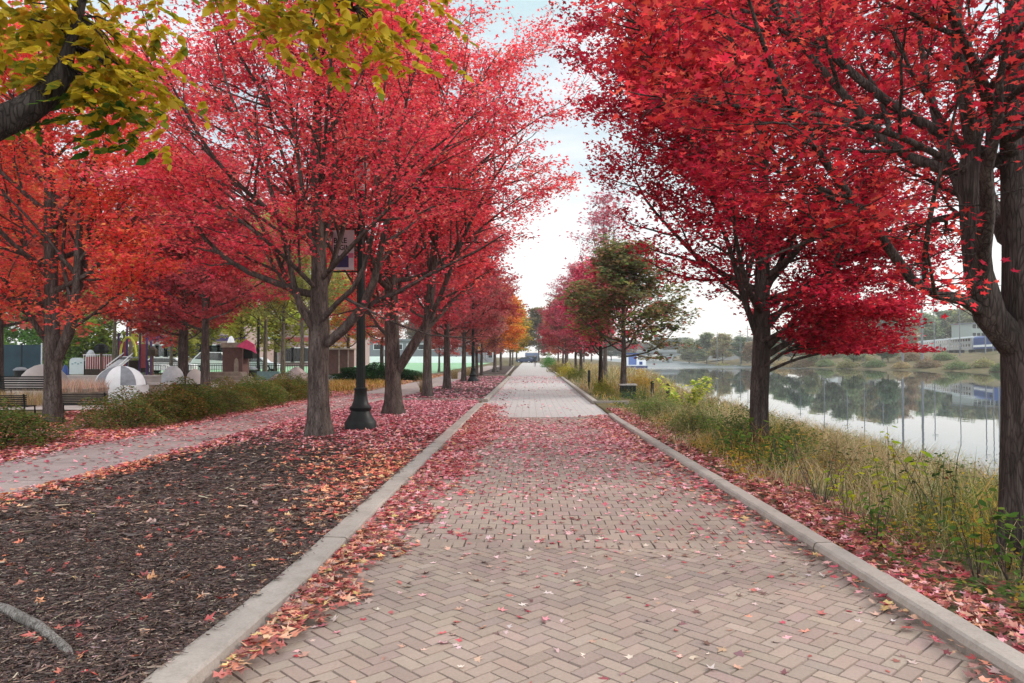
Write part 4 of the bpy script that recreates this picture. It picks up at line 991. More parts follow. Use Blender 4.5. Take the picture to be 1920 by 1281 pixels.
# clipped dark hedge
mh = shrub_mesh(95, 24000, 2.9, 1.1, .95, .10, [(38, 66, 34, 3), (52, 82, 42, 2), (28, 50, 28, 3)], TO, 20)
put_shrub('hedge', 'dark green clipped evergreen hedge at the far side of the side path', mh, (-9.4, 46.5, .05), 0, (1, 1, 1), None, None, 'hedge')
# dried planting between the path and hedges
rg = np.random.default_rng(61)
n = 5200; x = rg.uniform(-11.5, -7.2, n); y = rg.uniform(27, 44, n); k = (x < side_l(y)-.15) & (vnoise(x, y, 1.3, 4) > .35) & ((x > -9.0) | (y > 31)); x, y = x[k], y[k]
V, F, C = blades(rg, x, y, .06+0*x, rg.uniform(.12, .34, len(x)), .03, .5, [(170, 128, 62, 3), (190, 150, 84, 3), (140, 96, 56, 2), (120, 116, 56, 2)])
tag(link('ground_cover', mesh_np('ground_cover', V, [F], C, GRASSM)), 'yellow and rust ground cover beyond the shrub row along the side path', kind='stuff')
def grass_tuft(seed, n, r, h, pal, w=.012):
    g = np.random.default_rng(seed); a = g.uniform(0, 2*PI, n); q = r*np.sqrt(g.uniform(0, 1, n))
    V, F, C = blades(g, q*np.cos(a), q*np.sin(a), 0*a, h*g.uniform(.6, 1.15, n), w, .35, pal)
    return mesh_np('ornamental_grass', V, [F], C, GRASSM)
gt = grass_tuft(3, 260, .22, .8, DRYG, .014)
for x, y, lab in [(-4.35, 31.2, 'tan grass tuft at the foot of the maple behind the cross kerb'), (-5.0, 50, 'round tan grass tuft beside the side path beyond the clipped hedge'), (-4.6, 57, 'tan grass tuft farther along the left row of trees')]:
    tag(link('ornamental_grass', gt, None, (x, y, .05)), lab, 'grass tuft')

# ================================================================== lamp posts
def lamp_post(label, loc, banner, group):
    t = thing('lamp_post', label, 'lamp post', loc, 0, group)
    MB().lathe([(.325, -.05), (.33, .13), (.305, .17), (.27, .22), (.215, .31), (.20, .37), (.225, .41), (.23, .445), (.19, .48), (.155, .56), (.135, .66), (.125, .80), (.135, .815), (.135, .84), (.105, .86)], 24).build('base', BLACK, t, smooth=True)
    pr = []; m = MB(); k = 32; zs = [.85, 2.2, 3.6, 5.0]; rr = [.098, .09, .08, .068]; vs = []
    for z, r in zip(zs, rr):
        for j in range(k): q = 2*PI*j/k; a = r*(1-.09*(j % 2)); vs.append((a*math.cos(q), a*math.sin(q), z))
    m.add(vs, [(i*k+j, i*k+(j+1) % k, (i+1)*k+(j+1) % k, (i+1)*k+j) for i in range(3) for j in range(k)]); m.build('pole', BLACK, t)
    ln = MB().lathe([(.07, 4.98), (.11, 5.02), (.11, 5.08), (.07, 5.12), (.15, 5.18), (.20, 5.35), (.19, 5.55), (.13, 5.72)], 16).build('lantern', WHITE, t, smooth=True)
    MB().lathe([(.15, 5.71), (.14, 5.78), (.05, 5.9), (.015, 5.98), (.012, 6.08)], 16).build('lantern_cap', BLACK, ln, smooth=True)
    return t
lb = G(676, 804, .09)
t = lamp_post('black lamp post with a flared base and a street banner, between the two big maples', lb, True, 'black lamp posts')
YLm = lb[1]; zt = P(640, 432, YLm)[2]-lb[2]; zb_ = P(640, 506, YLm)[2]-lb[2]; xl = P(622, 450, YLm)[0]-lb[0]; xr = P(664, 450, YLm)[0]-lb[0]
for z in (zt+.03, zb_-.04):
    MB().tube([(0, 0, z), (xl-.06, 0, z)], .016, 8).build('banner_arm', BLACK, t)
CLOTH = solid('banner_cloth', (.56, .50, .53), .8, var=.05); NAVY = solid('banner_navy', (.035, .03, .10), .8); PB = solid('banner_pink', (.55, .13, .22), .8)
bn = MB().box(xl, xr, -.006, .006, zb_, zt).build('banner', CLOTH, t)
H_ = zt-zb_
MB().box(xl+.005, xl+.36, -.0095, -.0065, zb_+.05, zb_+H_*.36).build('navy_panel', NAVY, bn)
MB().box(xr-.12, xr-.01, -.0095, -.0065, zb_+H_*.30, zb_+H_*.42).build('pink_stripe', PB, bn)
MB().box(xl+.0, xl+.03, -.0095, -.0065, zb_+H_*.45, zb_+H_*.9).build('pink_stripe', PB, bn)
def lettering(txt, size, loc, mat, parent, rot=(PI/2, 0, 0), sx=1):
    c = bpy.data.curves.new('lettering', 'FONT'); c.body = txt; c.size = size; c.extrude = .001; c.offset = size*.02
    tmp = bpy.data.objects.new('lettering', c); COL.objects.link(tmp)
    dg = bpy.context.evaluated_depsgraph_get(); me = bpy.data.meshes.new_from_object(tmp.evaluated_get(dg))
    bpy.data.objects.remove(tmp); me.materials.clear(); me.materials.append(mat)
    o = link('lettering', me, parent, loc); o.rotation_euler = rot; o.scale.x = sx; return o
lettering('BIKE', .15, (xl+.04, -.0085, zb_+H_*.68), BLACK, bn, sx=.95)
lettering('ELGIN', .15, (xl+.04, -.0085, zb_+H_*.5), BLACK, bn, sx=.85)
lb2 = (base(887, 716)[0], base(887, 716)[1], .05)
lamp_post('black lamp post farther along the left row, standing among mauve maples', lb2, False, 'black lamp posts')
lamp_post('far black lamp post near the rusty maples of the left row', (-3.3, 72, .05), False, 'black lamp posts')
lamp_post('thin looking black lamp post on the plaza, right of the brick pillar', (P(484, 700, 50)[0], 50, .08), False, 'black lamp posts')

# ================================================================== the plaza and playground
def at(px, Y): return P(px, 668, Y)[0]
def zy(py, Y, px=300): return P(px, py, Y)[2]
def span(px0, px1, Y): return at(px0, Y), at(px1, Y)
Gd = .075
# striped dome on a white base
Y = 27.; x0, x1 = span(183, 271, Y); c = (x0+x1)/2; w = x1-x0
t = thing('domed_bin', 'grey and white striped dome on a white block, behind the low shrubs', 'domed block', (c, Y, Gd))
MB().box(-w/2, w/2, -.6, .6, -.02, zy(722, Y)-Gd).build('block', WHITE, t, bevel=.02)
zc = zy(722, Y)-Gd; hd = zy(686, Y)-Gd-zc; k = 10; rw = .93
for i in range(k):       # gores of the dome
    a0, a1 = 2*PI*i/k, 2*PI*(i+1)/k; vs = []; fs = []
    for a in range(7):
        e = PI/2*a/6
        for b_ in range(4):
            q = a0+(a1-a0)*b_/3; vs.append((rw*math.cos(e)*math.cos(q), .62*rw*math.cos(e)*math.sin(q), zc+hd*math.sin(e)+.001))
    fs = [(a*4+b_, a*4+b_+1, (a+1)*4+b_+1, (a+1)*4+b_) for a in range(6) for b_ in range(3)]
    MB().add(vs, fs).build('gore', WHITE if i % 2 else MIDG2, t, smooth=True)
def dome(name, label, cat, px0, px1, pyt, Y, mat, zb=0., basemat=None, zbase=.0):
    x0, x1 = span(px0, px1, Y); r = (x1-x0)/2; ht = zy(pyt, Y)-Gd-zbase
    t = thing(name, label, cat, ((x0+x1)/2, Y, Gd))
    if basemat: MB().lathe([(r*.9, -.03), (r*.95, zbase*.6), (r*.98, zbase)], 20).build('pedestal', basemat, t)
    MB().lathe([(r, zbase), (r*.99, zbase+ht*.2)]+[(r*math.cos(e), zbase+ht*(.2+.8*math.sin(e))) for e in (.3, .6, .9, 1.2, 1.4)]+[(.02, zbase+ht)], 22, sy=.8).build('cap', mat, t, smooth=True)
    return t
dome('rounded_shelter', 'large pale pinkish rounded form behind the orange maple trunk', 'rounded block', 38, 128, 683, 29, CONCW)
dome('rounded_stone', 'pale grey dome on a black pedestal, just right of the striped dome', 'domed block', 304, 345, 686, 29.5, GREYW, basemat=BLACK, zbase=.42)
dome('rounded_stone', 'pinkish grey dome on a black pedestal, touching the thick maple trunk', 'domed block', 350, 382, 692, 29.5, CONCW, basemat=BLACK, zbase=.42)
dome('play_ball', 'bright blue ball left of the white rounded board', 'ball', 116, 130, 684, 34, BLUE, zbase=.3)
dome('rounded_tent', 'white rounded tent top rising behind the brick pillar', 'tent', 420, 446, 630, 42, WHITE)
# benches
def bench(label, loc, w, rz, sz=1):
    t = thing('park_bench', label, 'bench', loc, rz, 'slatted park benches'); t.scale.z = sz
    m = MB(); [m.box(-w/2, w/2, -.02, .02, .45+.075*i, .50+.075*i) for i in range(6)]; m.build('backrest', BLACK, t)
    m = MB(); [m.box(-w/2, w/2, .06+.085*i, .12+.085*i, .40, .425) for i in range(5)]; m.build('seat', BLACK, t)
    for s in (-1, 1):
        MB().tube([(s*w*.47, -.03, 0), (s*w*.47, .02, .42), (s*w*.47, -.04, .92)], .022, 6).build('leg', BLACK, t)
        MB().tube([(s*w*.47, .5, 0), (s*w*.47, .47, .40), (s*w*.47, .03, .40)], .022, 6).build('leg', BLACK, t)
bench('black slatted bench behind the low shrubs, right of the orange maple trunk', (at(150, 19.0), 19.0, Gd), 1.35, .1, .64)
bench('dark slatted bench at the picture edge, left of the orange maple trunk', (at(45, 24), 24, Gd), 1.7, -.05)
bench('low dark slatted bench half hidden by the short shrub row', (at(-12, 18.5), 18.5, Gd), 1.6, .1, .62)
# walls
def low_wall(label, px0, px1, pyt, Y, mat, d=.5, cap=None, skew=0, cat='low wall'):
    x0, x1 = span(px0, px1, Y); z = zy(pyt, Y)-Gd
    t = thing('low_wall', label, cat, ((x0+x1)/2, Y, Gd), skew); w = (x1-x0)/2
    MB().box(-w, w, -d/2, d/2, -.05, z-.07).build('wall_face', mat, t); MB().box(-w-.03, w+.03, -d/2-.03, d/2+.03, z-.067, z).build('coping', cap or CONCW, t, bevel=.01)
    return t
low_wall('long pale ledge wall in front of the playground', 112, 322, 704, 33, CONCW)
low_wall('tan stone wall right of the striped dome block', 272, 318, 718, 27.6, STONE)
low_wall('brown stone planter wall right of the orange maple trunk', 112, 184, 728, 24.2, STONE, d=1.2, cap=STONE)
low_wall('pale concrete ledge at the left picture edge', -90, 50, 706, 31, CONCW)
t = tag(link('ornamental_grass', grass_tuft(6, 900, .85, .45, [(214, 180, 160, 3), (190, 150, 120, 2), (226, 200, 184, 2)], .012), None, (at(150, 24.2), 24.2, .45)), 'pale pink dried grass on top of the brown planter wall', 'grass tuft')
t = tag(link('ornamental_grass', grass_tuft(7, 900, .9, .5, DRYG, .012), None, (at(40, 22.5), 22.5, .1)), 'pale dried grass under the dark bench at the picture edge', 'grass tuft')
# stacked ledge stones
for i, (px, py, w, lab) in enumerate([(428, 700, 1.5, 'topmost flat stone of the ledge before the brick pillar'), (436, 708, 1.6, 'middle flat stone of the ledge before the brick pillar'), (446, 716, 1.3, 'lowest flat stone of the ledge before the brick pillar')]):
    tag(MB().box(-w/2, w/2, -.4, .4, -.1, .16, .05).build('ledge_stone', STONE, None, (at(px, 32-i), 32-i, max(.1, zy(py, 32-i)-.1)), bevel=.03), lab, 'stone', 'stacked ledge stones')
# brick pillar with a niche
Y = 37.; x0, x1 = span(424, 461, Y); w = (x1-x0)/2; h = zy(652, Y)-Gd
t = thing('brick_pillar', 'reddish brown brick pillar with a pale cap and a narrow arched inset', 'pillar', ((x0+x1)/2, Y, Gd))
MB().box(-w, w, -.45, .45, -.05, h).build('shaft', BROWN, t); MB().box(-w-.08, w+.08, -.53, .53, h, h+.24, .04).build('cap', STONE, t)
MB().prism([(.18*w, .1), (.62*w, .1), (.62*w, h*.6), (.55*w, h*.7), (.4*w, h*.74), (.25*w, h*.7), (.18*w, h*.6)], -.475, -.45).build('arched_inset', STONE, t)
MB().box(w, w+.45, -.3, .3, h*.72, h*.98).build('hood', BLACK, t)
tag(MB().prism([(0, 0), (.5, .35), (.9, .1), (1.0, -.35), (.75, -.2), (.4, -.1)], -.02, .02).build('pink_cloth', PINKP, None, (at(443, 36.4), 36.4, zy(650, 36.4))), 'bright pink cloth on top of the brick pillar', 'cloth')
def bin_(label, px, py, Y, w=.6, h=.9):
    t = thing('litter_bin', label, 'litter bin', (at(px, Y), Y, Gd), 0, 'black litter bins')
    MB().lathe([(w*.40, 0), (w*.46, h*.1), (w*.48, h*.85), (w*.5, h*.9)], 14).build('body', BLACK, t); MB().lathe([(w*.54, h*.92), (w*.54, h*.97), (w*.3, h*1.08), (.03, h*1.1)], 14).build('lid', MIDG, t)
bin_('black litter bin in front of the dark screen fence', 39, 705, 36)
bin_('black litter bin between the brick pillar and the plaza lamp', 471, 707, 38)
bin_('small dark litter bin among the mauve maples of the left row', 0, 0, 49) if False else None
# boulders
def boulder(label, px, Y, r, h, mat=ROCK, seed=1, z=Gd, group=None, name='boulder'):
    rng = np.random.default_rng(seed); m = MB(); prof = []
    n = 9; k = 14; vs = []
    for i in range(n):
        e = PI/2*i/(n-1)
        for j in range(k):
            q = 2*PI*j/k; rr = r*math.cos(e)*(1+.12*math.sin(2*q+seed)+.08*math.sin(5*q+seed*2+e*3)+rng.normal(0, .02)); vs.append((rr*math.cos(q), rr*.75*math.sin(q), h*math.sin(e)*(1+.06*math.sin(3*q+seed))-.04))
    fs = [(i*k+j, i*k+(j+1) % k, (i+1)*k+(j+1) % k, (i+1)*k+j) for i in range(n-1) for j in range(k)]
    m.add(vs, fs); x = at(px, Y) if px is not None else 0
    return tag(m.build(name, mat, None, (x, Y, z), smooth=True), label, 'boulder', group)
boulder('pinkish boulder left of the thick pale tree trunk', 522, 38, .55, .62, seed=2)
boulder('larger pinkish boulder right of the thick pale tree trunk', 556, 39, .72, .95, seed=5)
boulder('small white stone left of the pinkish boulders', 507, 36, .2, .3, WHITE, seed=3)
# screen fence
Y = 44.; x0, x1 = span(-70, 78, Y); h = zy(645, Y)-Gd
t = thing('screen_fence', 'dark blue green screened fence at the left picture edge', 'fence', ((x0+x1)/2, Y, Gd)); w = (x1-x0)/2
SCR = solid('screen_fabric', (.012, .03, .042), .8, var=.3, nscale=1)
nn = 4
for i in range(nn): MB().box(-w+2*w*i/nn+.04, -w+2*w*(i+1)/nn-.04, -.015, .015, .15, h-.05).build('screen_panel', SCR, t)
for i in range(nn+1): MB().tube([(-w+2*w*i/nn, 0, -.05), (-w+2*w*i/nn, 0, h+.05)], .04, 8).build('post', GREYW if i == nn else BLACK, t)
# rounded white board
Y = 33.6; x0, x1 = span(131, 158, Y); w = (x1-x0)/2; zl, zh = zy(702, Y)-Gd, zy(671, Y)-Gd
t = thing('rounded_board', 'white board with a rounded top and pale blue markings', 'sign', ((x0+x1)/2, Y, Gd))
pl = [(-w, zl), (w, zl), (w, zh-.16), (w*.9, zh-.06), (w*.6, zh), (-w*.6, zh), (-w*.9, zh-.06), (-w, zh-.16)]
MB().prism(pl, -.03, .03).build('board', solid('board_white', (.52, .60, .60), .5, var=.05), t)
m = MB(); [m.box(-w*.7+i*.13, -w*.7+i*.13+.09, -.034, -.03, zh-.3+.05*(i % 2), zh-.26+.05*(i % 2)) for i in range(4)]; m.build('board_marking', solid('teal_paint', (.05, .22, .24), .6), t)
for s in (-1, 1): MB().tube([(s*w*1.03, 0, -.05), (s*w*1.03, 0, zh-.15)], .03, 6).build('post', BLACK, t)
# playground
Y = 39.
def zrel(py): return zy(py, Y)-Gd
def xr_(px): return at(px, Y)-at(240, Y)
t = thing('playground_frame', 'playground climbing frame with purple posts, yellow arch and a pale slide', 'climbing frame', (at(240, Y), Y, Gd))
for px, pt in ((222, 625), (238, 610), (262, 610), (275, 600), (230, 640), (283, 640)): MB().tube([(xr_(px), 0, -.05), (xr_(px), 0, zrel(pt))], .055, 8).build('post', PURPLE, t)
MB().box(xr_(238), xr_(262), -.9, .9, zrel(672), zrel(670)).build('deck', MIDG, t)
a = [(xr_(250)+.42*math.cos(q), -.5, zrel(668)+1.0*max(0, math.sin(q))) for q in np.linspace(0, PI, 11)]; MB().tube(a, .055, 8).build('arch', YELLOW, t)
MB().box(xr_(240), xr_(260), .3, .36, zrel(640), zrel(625)).build('yellow_panel', YELLOW, t)
sl = MB().add([(xr_(241), -.5, zrel(668)), (xr_(258), -.5, zrel(668)), (xr_(261), -2.0, zrel(690)), (xr_(238), -2.0, zrel(690)), (xr_(241), -.5, zrel(670)), (xr_(258), -.5, zrel(670)), (xr_(261), -2.0, zrel(692)), (xr_(238), -2.0, zrel(692))], [(0, 1, 2, 3), (7, 6, 5, 4), (0, 4, 5, 1), (1, 5, 6, 2), (2, 6, 7, 3), (3, 7, 4, 0)]); sl.build('slide', GREYW, t)
for s in (241, 259): MB().tube([(xr_(s), -.5, zrel(662)), (xr_(s+(1 if s > 250 else -2)), -2.0, zrel(686))], .03, 6).build('slide_side', GREYW, t)
MB().box(xr_(222), xr_(236), -.03, .03, zrel(690), zrel(640)).build('red_panel', REDP, t)
MB().box(xr_(264), xr_(276), .0, .06, zrel(690), zrel(645)).build('red_panel', REDP, t)
MB().box(xr_(225), xr_(262), .9, .95, zrel(700), zrel(676)).build('dark_panel', WOODD, t)
Y = 37.
def hooded(label, px, pt, w, dk=BLACK):
    t = thing('hooded_panel', label, 'play post', (at(px, Y), Y, Gd)); z = zy(pt, Y)-Gd
    MB().tube([(0, 0, -.05), (0, 0, z-.2)], .06, 8).build('post', BROWN, t)
    MB().lathe([(w*.9, z-.42), (w, z-.3), (w*.95, z-.12), (w*.6, z), (.03, z+.06)], 8, sy=.7).build('hood', dk, t)
hooded('black hood on a post left of the climbing frame', 190, 646, .40)
hooded('dark brown hood on a post right of the slide', 286, 652, .28, WOODD)
t = thing('play_rail', 'red and white railed play deck left of the climbing frame', 'play deck', (at(185, 38.5), 38.5, Gd)); Y = 38.5
MB().box(-.75, .75, -.1, .4, -.05, .85).build('deck', WOODD, t)
m = MB(); [m.tube([(-.72+.12*i, -.12, .85), (-.72+.12*i, -.12, 1.6)], .014, 5) for i in range(13)]; m.tube([(-.75, -.12, 1.6), (.75, -.12, 1.6)], .02, 5); m.build('railing', WHITE, t)
MB().box(-.7, .7, .0, .03, .87, 1.5).build('red_panel', REDP, t)
dome('striped_ball', 'white ball with purple stripes above the railed play deck', 'ball', 160, 180, 656, 41, GREYW, zbase=1.0)
t = thing('arch_climber', 'white curved net climber at the right of the playground', 'climber', (at(306, 36.5), 36.5, Gd))
for r in (.95, .8, .6): MB().tube([(r*math.cos(q), 0, .1+r*1.05*math.sin(q)) for q in np.linspace(0, 1.7, 9)], .025, 6).build('arch', WHITE, t)
m = MB(); [m.tube([(.6*math.cos(q), 0, .1+.63*math.sin(q)), (.95*math.cos(q), 0, .1+math.sin(q))], .015, 5) for q in np.linspace(.1, 1.6, 7)]; m.build('rungs', WHITE, t)
# railings beyond
def railing(label, px0, px1, Y, h=1.0):
    x0, x1 = span(px0, px1, Y); t = thing('railing', label, 'railing', ((x0+x1)/2, Y, Gd)); w = (x1-x0)/2
    m = MB(); n = max(6, int(2*w/.16)); [m.box(-w+2*w*i/n-.012, -w+2*w*i/n+.012, -.012, .012, .08, h-.05) for i in range(n+1)]; m.build('baluster', BLACK, t)
    for z in (.08, h-.12, h): MB().box(-w, w, -.02, .02, z-.02, z+.02).build('rail', BLACK, t)
railing('black railing between the plaza and the sports field, right of the pillar', 466, 622, 52)
railing('black railing behind the playground climber', 262, 424, 51)
tag(MB().box(-.8, .8, -.3, .3, 0, .55).build('planter_box', solid('teal_grey', (.14, .22, .22), .7), None, (at(502, 47), 47, Gd), bevel=.03), 'grey green low planter box right of the plaza lamp', 'planter')
# brown kiosk
Y = 52.; x0, x1 = span(617, 659, Y); w = (x1-x0)/2; h = zy(656, Y)-Gd
t = thing('kiosk', 'brown panelled kiosk with pale corner trims and a white foot', 'kiosk', ((x0+x1)/2, Y, Gd))
MB().box(-w, w, -.8, .8, .22, h).build('wall', BROWN, t); MB().box(-w-.05, w+.05, -.86, .86, -.05, .217).build('foot', WHITE, t)
for x in (w-.03, .12): MB().box(x-.04, x+.05, -.84, -.803, .22, h).build('corner_trim', STONE, t)
MB().box(-w-.2, w+.2, -1, 1, h+.003, h+.1).build('roof', STONE, t)
# field: barrier, goal
def barrier(label, px0, px1, Y, h):
    x0, x1 = span(px0, px1, Y); t = thing('field_barrier', label, 'barrier', ((x0+x1)/2, Y, .1)); w = (x1-x0)/2
    MB().box(-w, w, -.04, .04, .3, h).build('board', WHITE, t); n = 8
    for i in range(n+1): MB().box(-w+2*w*i/n-.06, -w+2*w*i/n+.06, .041, .16, -.1, h+.1).build('post', GREYW, t)
barrier('long white barrier across the far side of the green sports field', 560, 890, 135, 1.45)
t = thing('football_goal', 'white goal frame standing on the green field', 'goal', (at(722, 78), 78, .1))
m = MB(); m.tube([(-1.1, 0, 0), (-1.1, 0, 1.15), (1.1, 0, 1.15), (1.1, 0, 0)], .05, 6); m.build('goal_frame', WHITE, t); MB().tube([(-1.1, 0, 1.15), (-1.1, 1, 0), (1.1, 1, 0), (1.1, 0, 1.15)], .03, 6).build('goal_stay', WHITE, t)
# buildings beyond the park
def building(name, label, px0, px1, pyt, Y, mat, win=None, roofc=None, d=14, band=None, wm=GLASS):
    x0, x1 = span(px0, px1, Y); t = thing(name, label, 'building', ((x0+x1)/2, Y, 0)); w = (x1-x0)/2; h = zy(pyt, Y)
    MB().box(-w, w, 0, d, -.2, h).build('wall', mat, t); MB().box(-w-.3, w+.3, -.3, d+.3, h+.003, h+.5).build('roof', roofc or MIDG, t)
    if band:
        for z, bm in band: MB().box(-w-.02, w+.02, -.06, -.003, z, z+.7).build('band', bm, t)
    if win:
        rows, nx, ww, hh, z0, dz = win
        for r in range(rows):
            for i in range(nx):
                x = -w+2*w*(i+.5)/nx; f = MB().box(x-ww/2-.1, x+ww/2+.1, -.10, -.004, z0+dz*r-.1, z0+dz*r+hh+.1).build('window', WHITE, t)
                MB().box(x-ww/2, x+ww/2, -.12, -.103, z0+dz*r, z0+dz*r+hh).build('pane', wm, f)
building('brick_building', 'long rose brick building with a dark band, behind the playground', 262, 460, 592, 96, BRICKP, (1, 12, 1.6, 1.4, 1.6, 3), band=[(3.6, PURPLE)])
building('brick_building', 'rose brick hall behind the yellow trees, right of the pillar', 464, 655, 606, 110, BRICKP, (1, 9, 2.0, 2.0, .8, 3), band=[(3.7, REDP)])
building('field_building', 'low dark grey building beyond the sports field', 655, 905, 640, 175, MIDG, (1, 12, 1.5, 1.2, 3.2, 3), d=20, roofc=MIDG)
building('field_house', 'pale building with a white front far behind the left row of maples', 880, 925, 655, 190, GREYW, (1, 4, 1., 1.2, 1.2, 3), d=10)
t = thing('video_screen', 'pale grey screen board on posts above the plaza railing', 'screen', (at(509, 80), 80, 0)); 
MB().box(-.85, .85, -.1, .1, zy(638, 80), zy(610, 80)).build('screen_board', GREYW, t)
for s in (-.6, .6): MB().tube([(s, .05, -.1), (s, .05, zy(612, 80))], .07, 6).build('post', MIDG, t)
def car(label, loc, rz, paint, sc=1, name='parked_car', cat='car', group='cars parked beyond the playground', tall=0):
    t = thing(name, label, cat, loc, rz, group); t.scale = (sc,)*3
    k = tall
    MB().prism([(-2.2, .3), (2.2, .3), (2.25, .65), (2.1, .85), (1.25, .95+k*.2), (.75, 1.42+k), (-1.3, 1.45+k), (-2.0, 1.0+k*.6), (-2.25, .9)], -.85, .85).build('body', paint, t, bevel=.04)
    for s in (-1, 1): MB().prism([(1.1, 1.0+k*.2), (.68, 1.36+k), (-1.2, 1.38+k), (-1.8, 1.02+k*.6)], s*.853, s*.875).build('side_window', GLASS, t)
    for x in (-1.4, 1.4):
        for s in (-1, 1):
            wq = MB(); ng = [(x+.34*math.cos(q), .34+.34*math.sin(q)) for q in np.linspace(0, 2*PI, 14, endpoint=False)]; wh = wq.prism(ng, s*.70, s*.89).build('wheel', BLACK, t)
            MB().prism([(x+.19*math.cos(q), .34+.19*math.sin(q)) for q in np.linspace(0, 2*PI, 10, endpoint=False)], s*.893, s*.90).build('rim', GREYW, wh)
    for s in (-.6, .6): MB().box(2.2, 2.26, s-.15, s+.15, .62, .78).build('headlight', WHITE, t)
car('white car parked beyond the playground, left of the slim maple trunk', (at(318, 66), 66, .05), .1, WHITE, 1)
car('white van parked behind the brick pillar', (at(408, 70), 70, .05), 0, WHITE, 1, 'parked_van', 'van', tall=.5)
car('silver car parked by the yellow trees beyond the railing', (at(480, 74), 74, .05), 0, GREYW, 1)
# end of the brick path
car('dark blue car at the far end of the brick path', (-.9, 178, .0), 2.7, solid('car_navy', (.03, .04, .09), .5), .95, group='vehicles at the end of the path')
Y = 186.
t = thing('box_truck', 'grey box truck with a cream roof at the far end of the path', 'truck', (.6, Y, .0), 0, 'vehicles at the end of the path'); t.scale = (.72, .8, .8)
MB().box(-2.2, 2.4, -1.2, 4.5, .7, 3.0).build('cargo_box', solid('blue_grey', (.16, .2, .3), .6), t); MB().box(-2.0, 2.2, -1.1, 4.4, 3.003, 3.35, .5).build('roof', CONCW, t)
MB().box(-2.0, 2.2, -2.6, -1.21, .5, 2.2, .15).build('cab', MIDG, t); MB().box(-1.6, 1.8, -2.63, -2.4, 1.3, 1.9).build('windscreen', GLASS, t)
for s in (-1.7, 1.9):
    for yy in (-1.9, 3.2): MB().prism([(yy+.45*math.cos(q), .45+.45*math.sin(q)) for q in np.linspace(0, 2*PI, 12, endpoint=False)], s-.15, s+.15).build('wheel', BLACK, t).rotation_euler.z = PI/2

# ================================================================== the walking person
pb = np.array([P(1003, 686, 112)[0], 112, 0.0])
pv = {'pelvis': (0, 0, .95), 'chest': (0, .02, 1.32), 'neck': (0, 0, 1.48), 'head': (0, -.02, 1.62), 'crown': (0, -.02, 1.70),
      'hl': (-.10, 0, .90), 'kl': (-.11, -.16, .50), 'al': (-.11, -.08, .09), 'tl': (-.12, -.24, .04),
      'hr': (.10, 0, .90), 'kr': (.11, .10, .50), 'ar': (.11, .30, .12), 'tr': (.11, .18, .03),
      'sl': (-.19, 0, 1.40), 'el': (-.25, .10, 1.12), 'wl': (-.24, .02, .88), 'fl': (-.23, -.02, .79),
      'sr': (.19, 0, 1.40), 'er': (.25, -.08, 1.12), 'wr': (.24, -.24, .98), 'fr': (.23, -.31, .93)}
pe = [('pelvis', 'chest'), ('chest', 'neck'), ('neck', 'head'), ('head', 'crown'), ('pelvis', 'hl'), ('hl', 'kl'), ('kl', 'al'), ('al', 'tl'), ('pelvis', 'hr'), ('hr', 'kr'), ('kr', 'ar'), ('ar', 'tr'),
      ('chest', 'sl'), ('sl', 'el'), ('el', 'wl'), ('wl', 'fl'), ('chest', 'sr'), ('sr', 'er'), ('er', 'wr'), ('wr', 'fr')]
pr = {'pelvis': .15, 'chest': .17, 'neck': .06, 'head': .10, 'crown': .085, 'hl': .10, 'kl': .065, 'al': .045, 'tl': .04, 'hr': .10, 'kr': .065, 'ar': .045, 'tr': .04, 'sl': .075, 'el': .05, 'wl': .035, 'fl': .03, 'sr': .075, 'er': .05, 'wr': .035, 'fr': .03}
names = list(pv); me = bpy.data.meshes.new('person'); me.from_pydata([pv[k] for k in names], [(names.index(a), names.index(b_)) for a, b_ in pe], [])
po = link('person', me, None, pb); sk = po.modifiers.new('s', 'SKIN'); sb = po.modifiers.new('u', 'SUBSURF'); sb.levels = 1; sb.render_levels = 1
for i, k in enumerate(names):
    v = me.skin_vertices[0].data[i]; v.radius = (pr[k], pr[k]*.8); v.use_root = (k == 'pelvis')
def body_mat():
    m, nt, out = new_mat('clothes_and_skin'); b_ = N(nt, 'ShaderNodeBsdfPrincipled'); b_.inputs['Roughness'].default_value = .8
    v = coords(nt); s = nt.nodes.new('ShaderNodeSeparateXYZ'); nt.links.new(v, s.inputs[0]); mr = nt.nodes.new('ShaderNodeMath'); mr.operation = 'DIVIDE'; mr.inputs[1].default_value = 1.8; nt.links.new(s.outputs['Z'], mr.inputs[0])
    r = ramp(nt, mr.outputs[0], [(0, (.03, .03, .03)), (.06, (.05, .03, .03)), (.5, (.05, .03, .03)), (.51, (.03, .045, .055)), (.82, (.03, .045, .055)), (.83, (.4, .25, .2)), (.92, (.4, .25, .2)), (.93, (.03, .02, .015))])
    r.node.color_ramp.interpolation = 'CONSTANT'; nt.links.new(r, b_.inputs['Base Color']); nt.links.new(b_.outputs[0], out.inputs[0]); return m
me.materials.append(body_mat()); tag(po, 'person in a dark jacket walking on the far brick path', 'person')
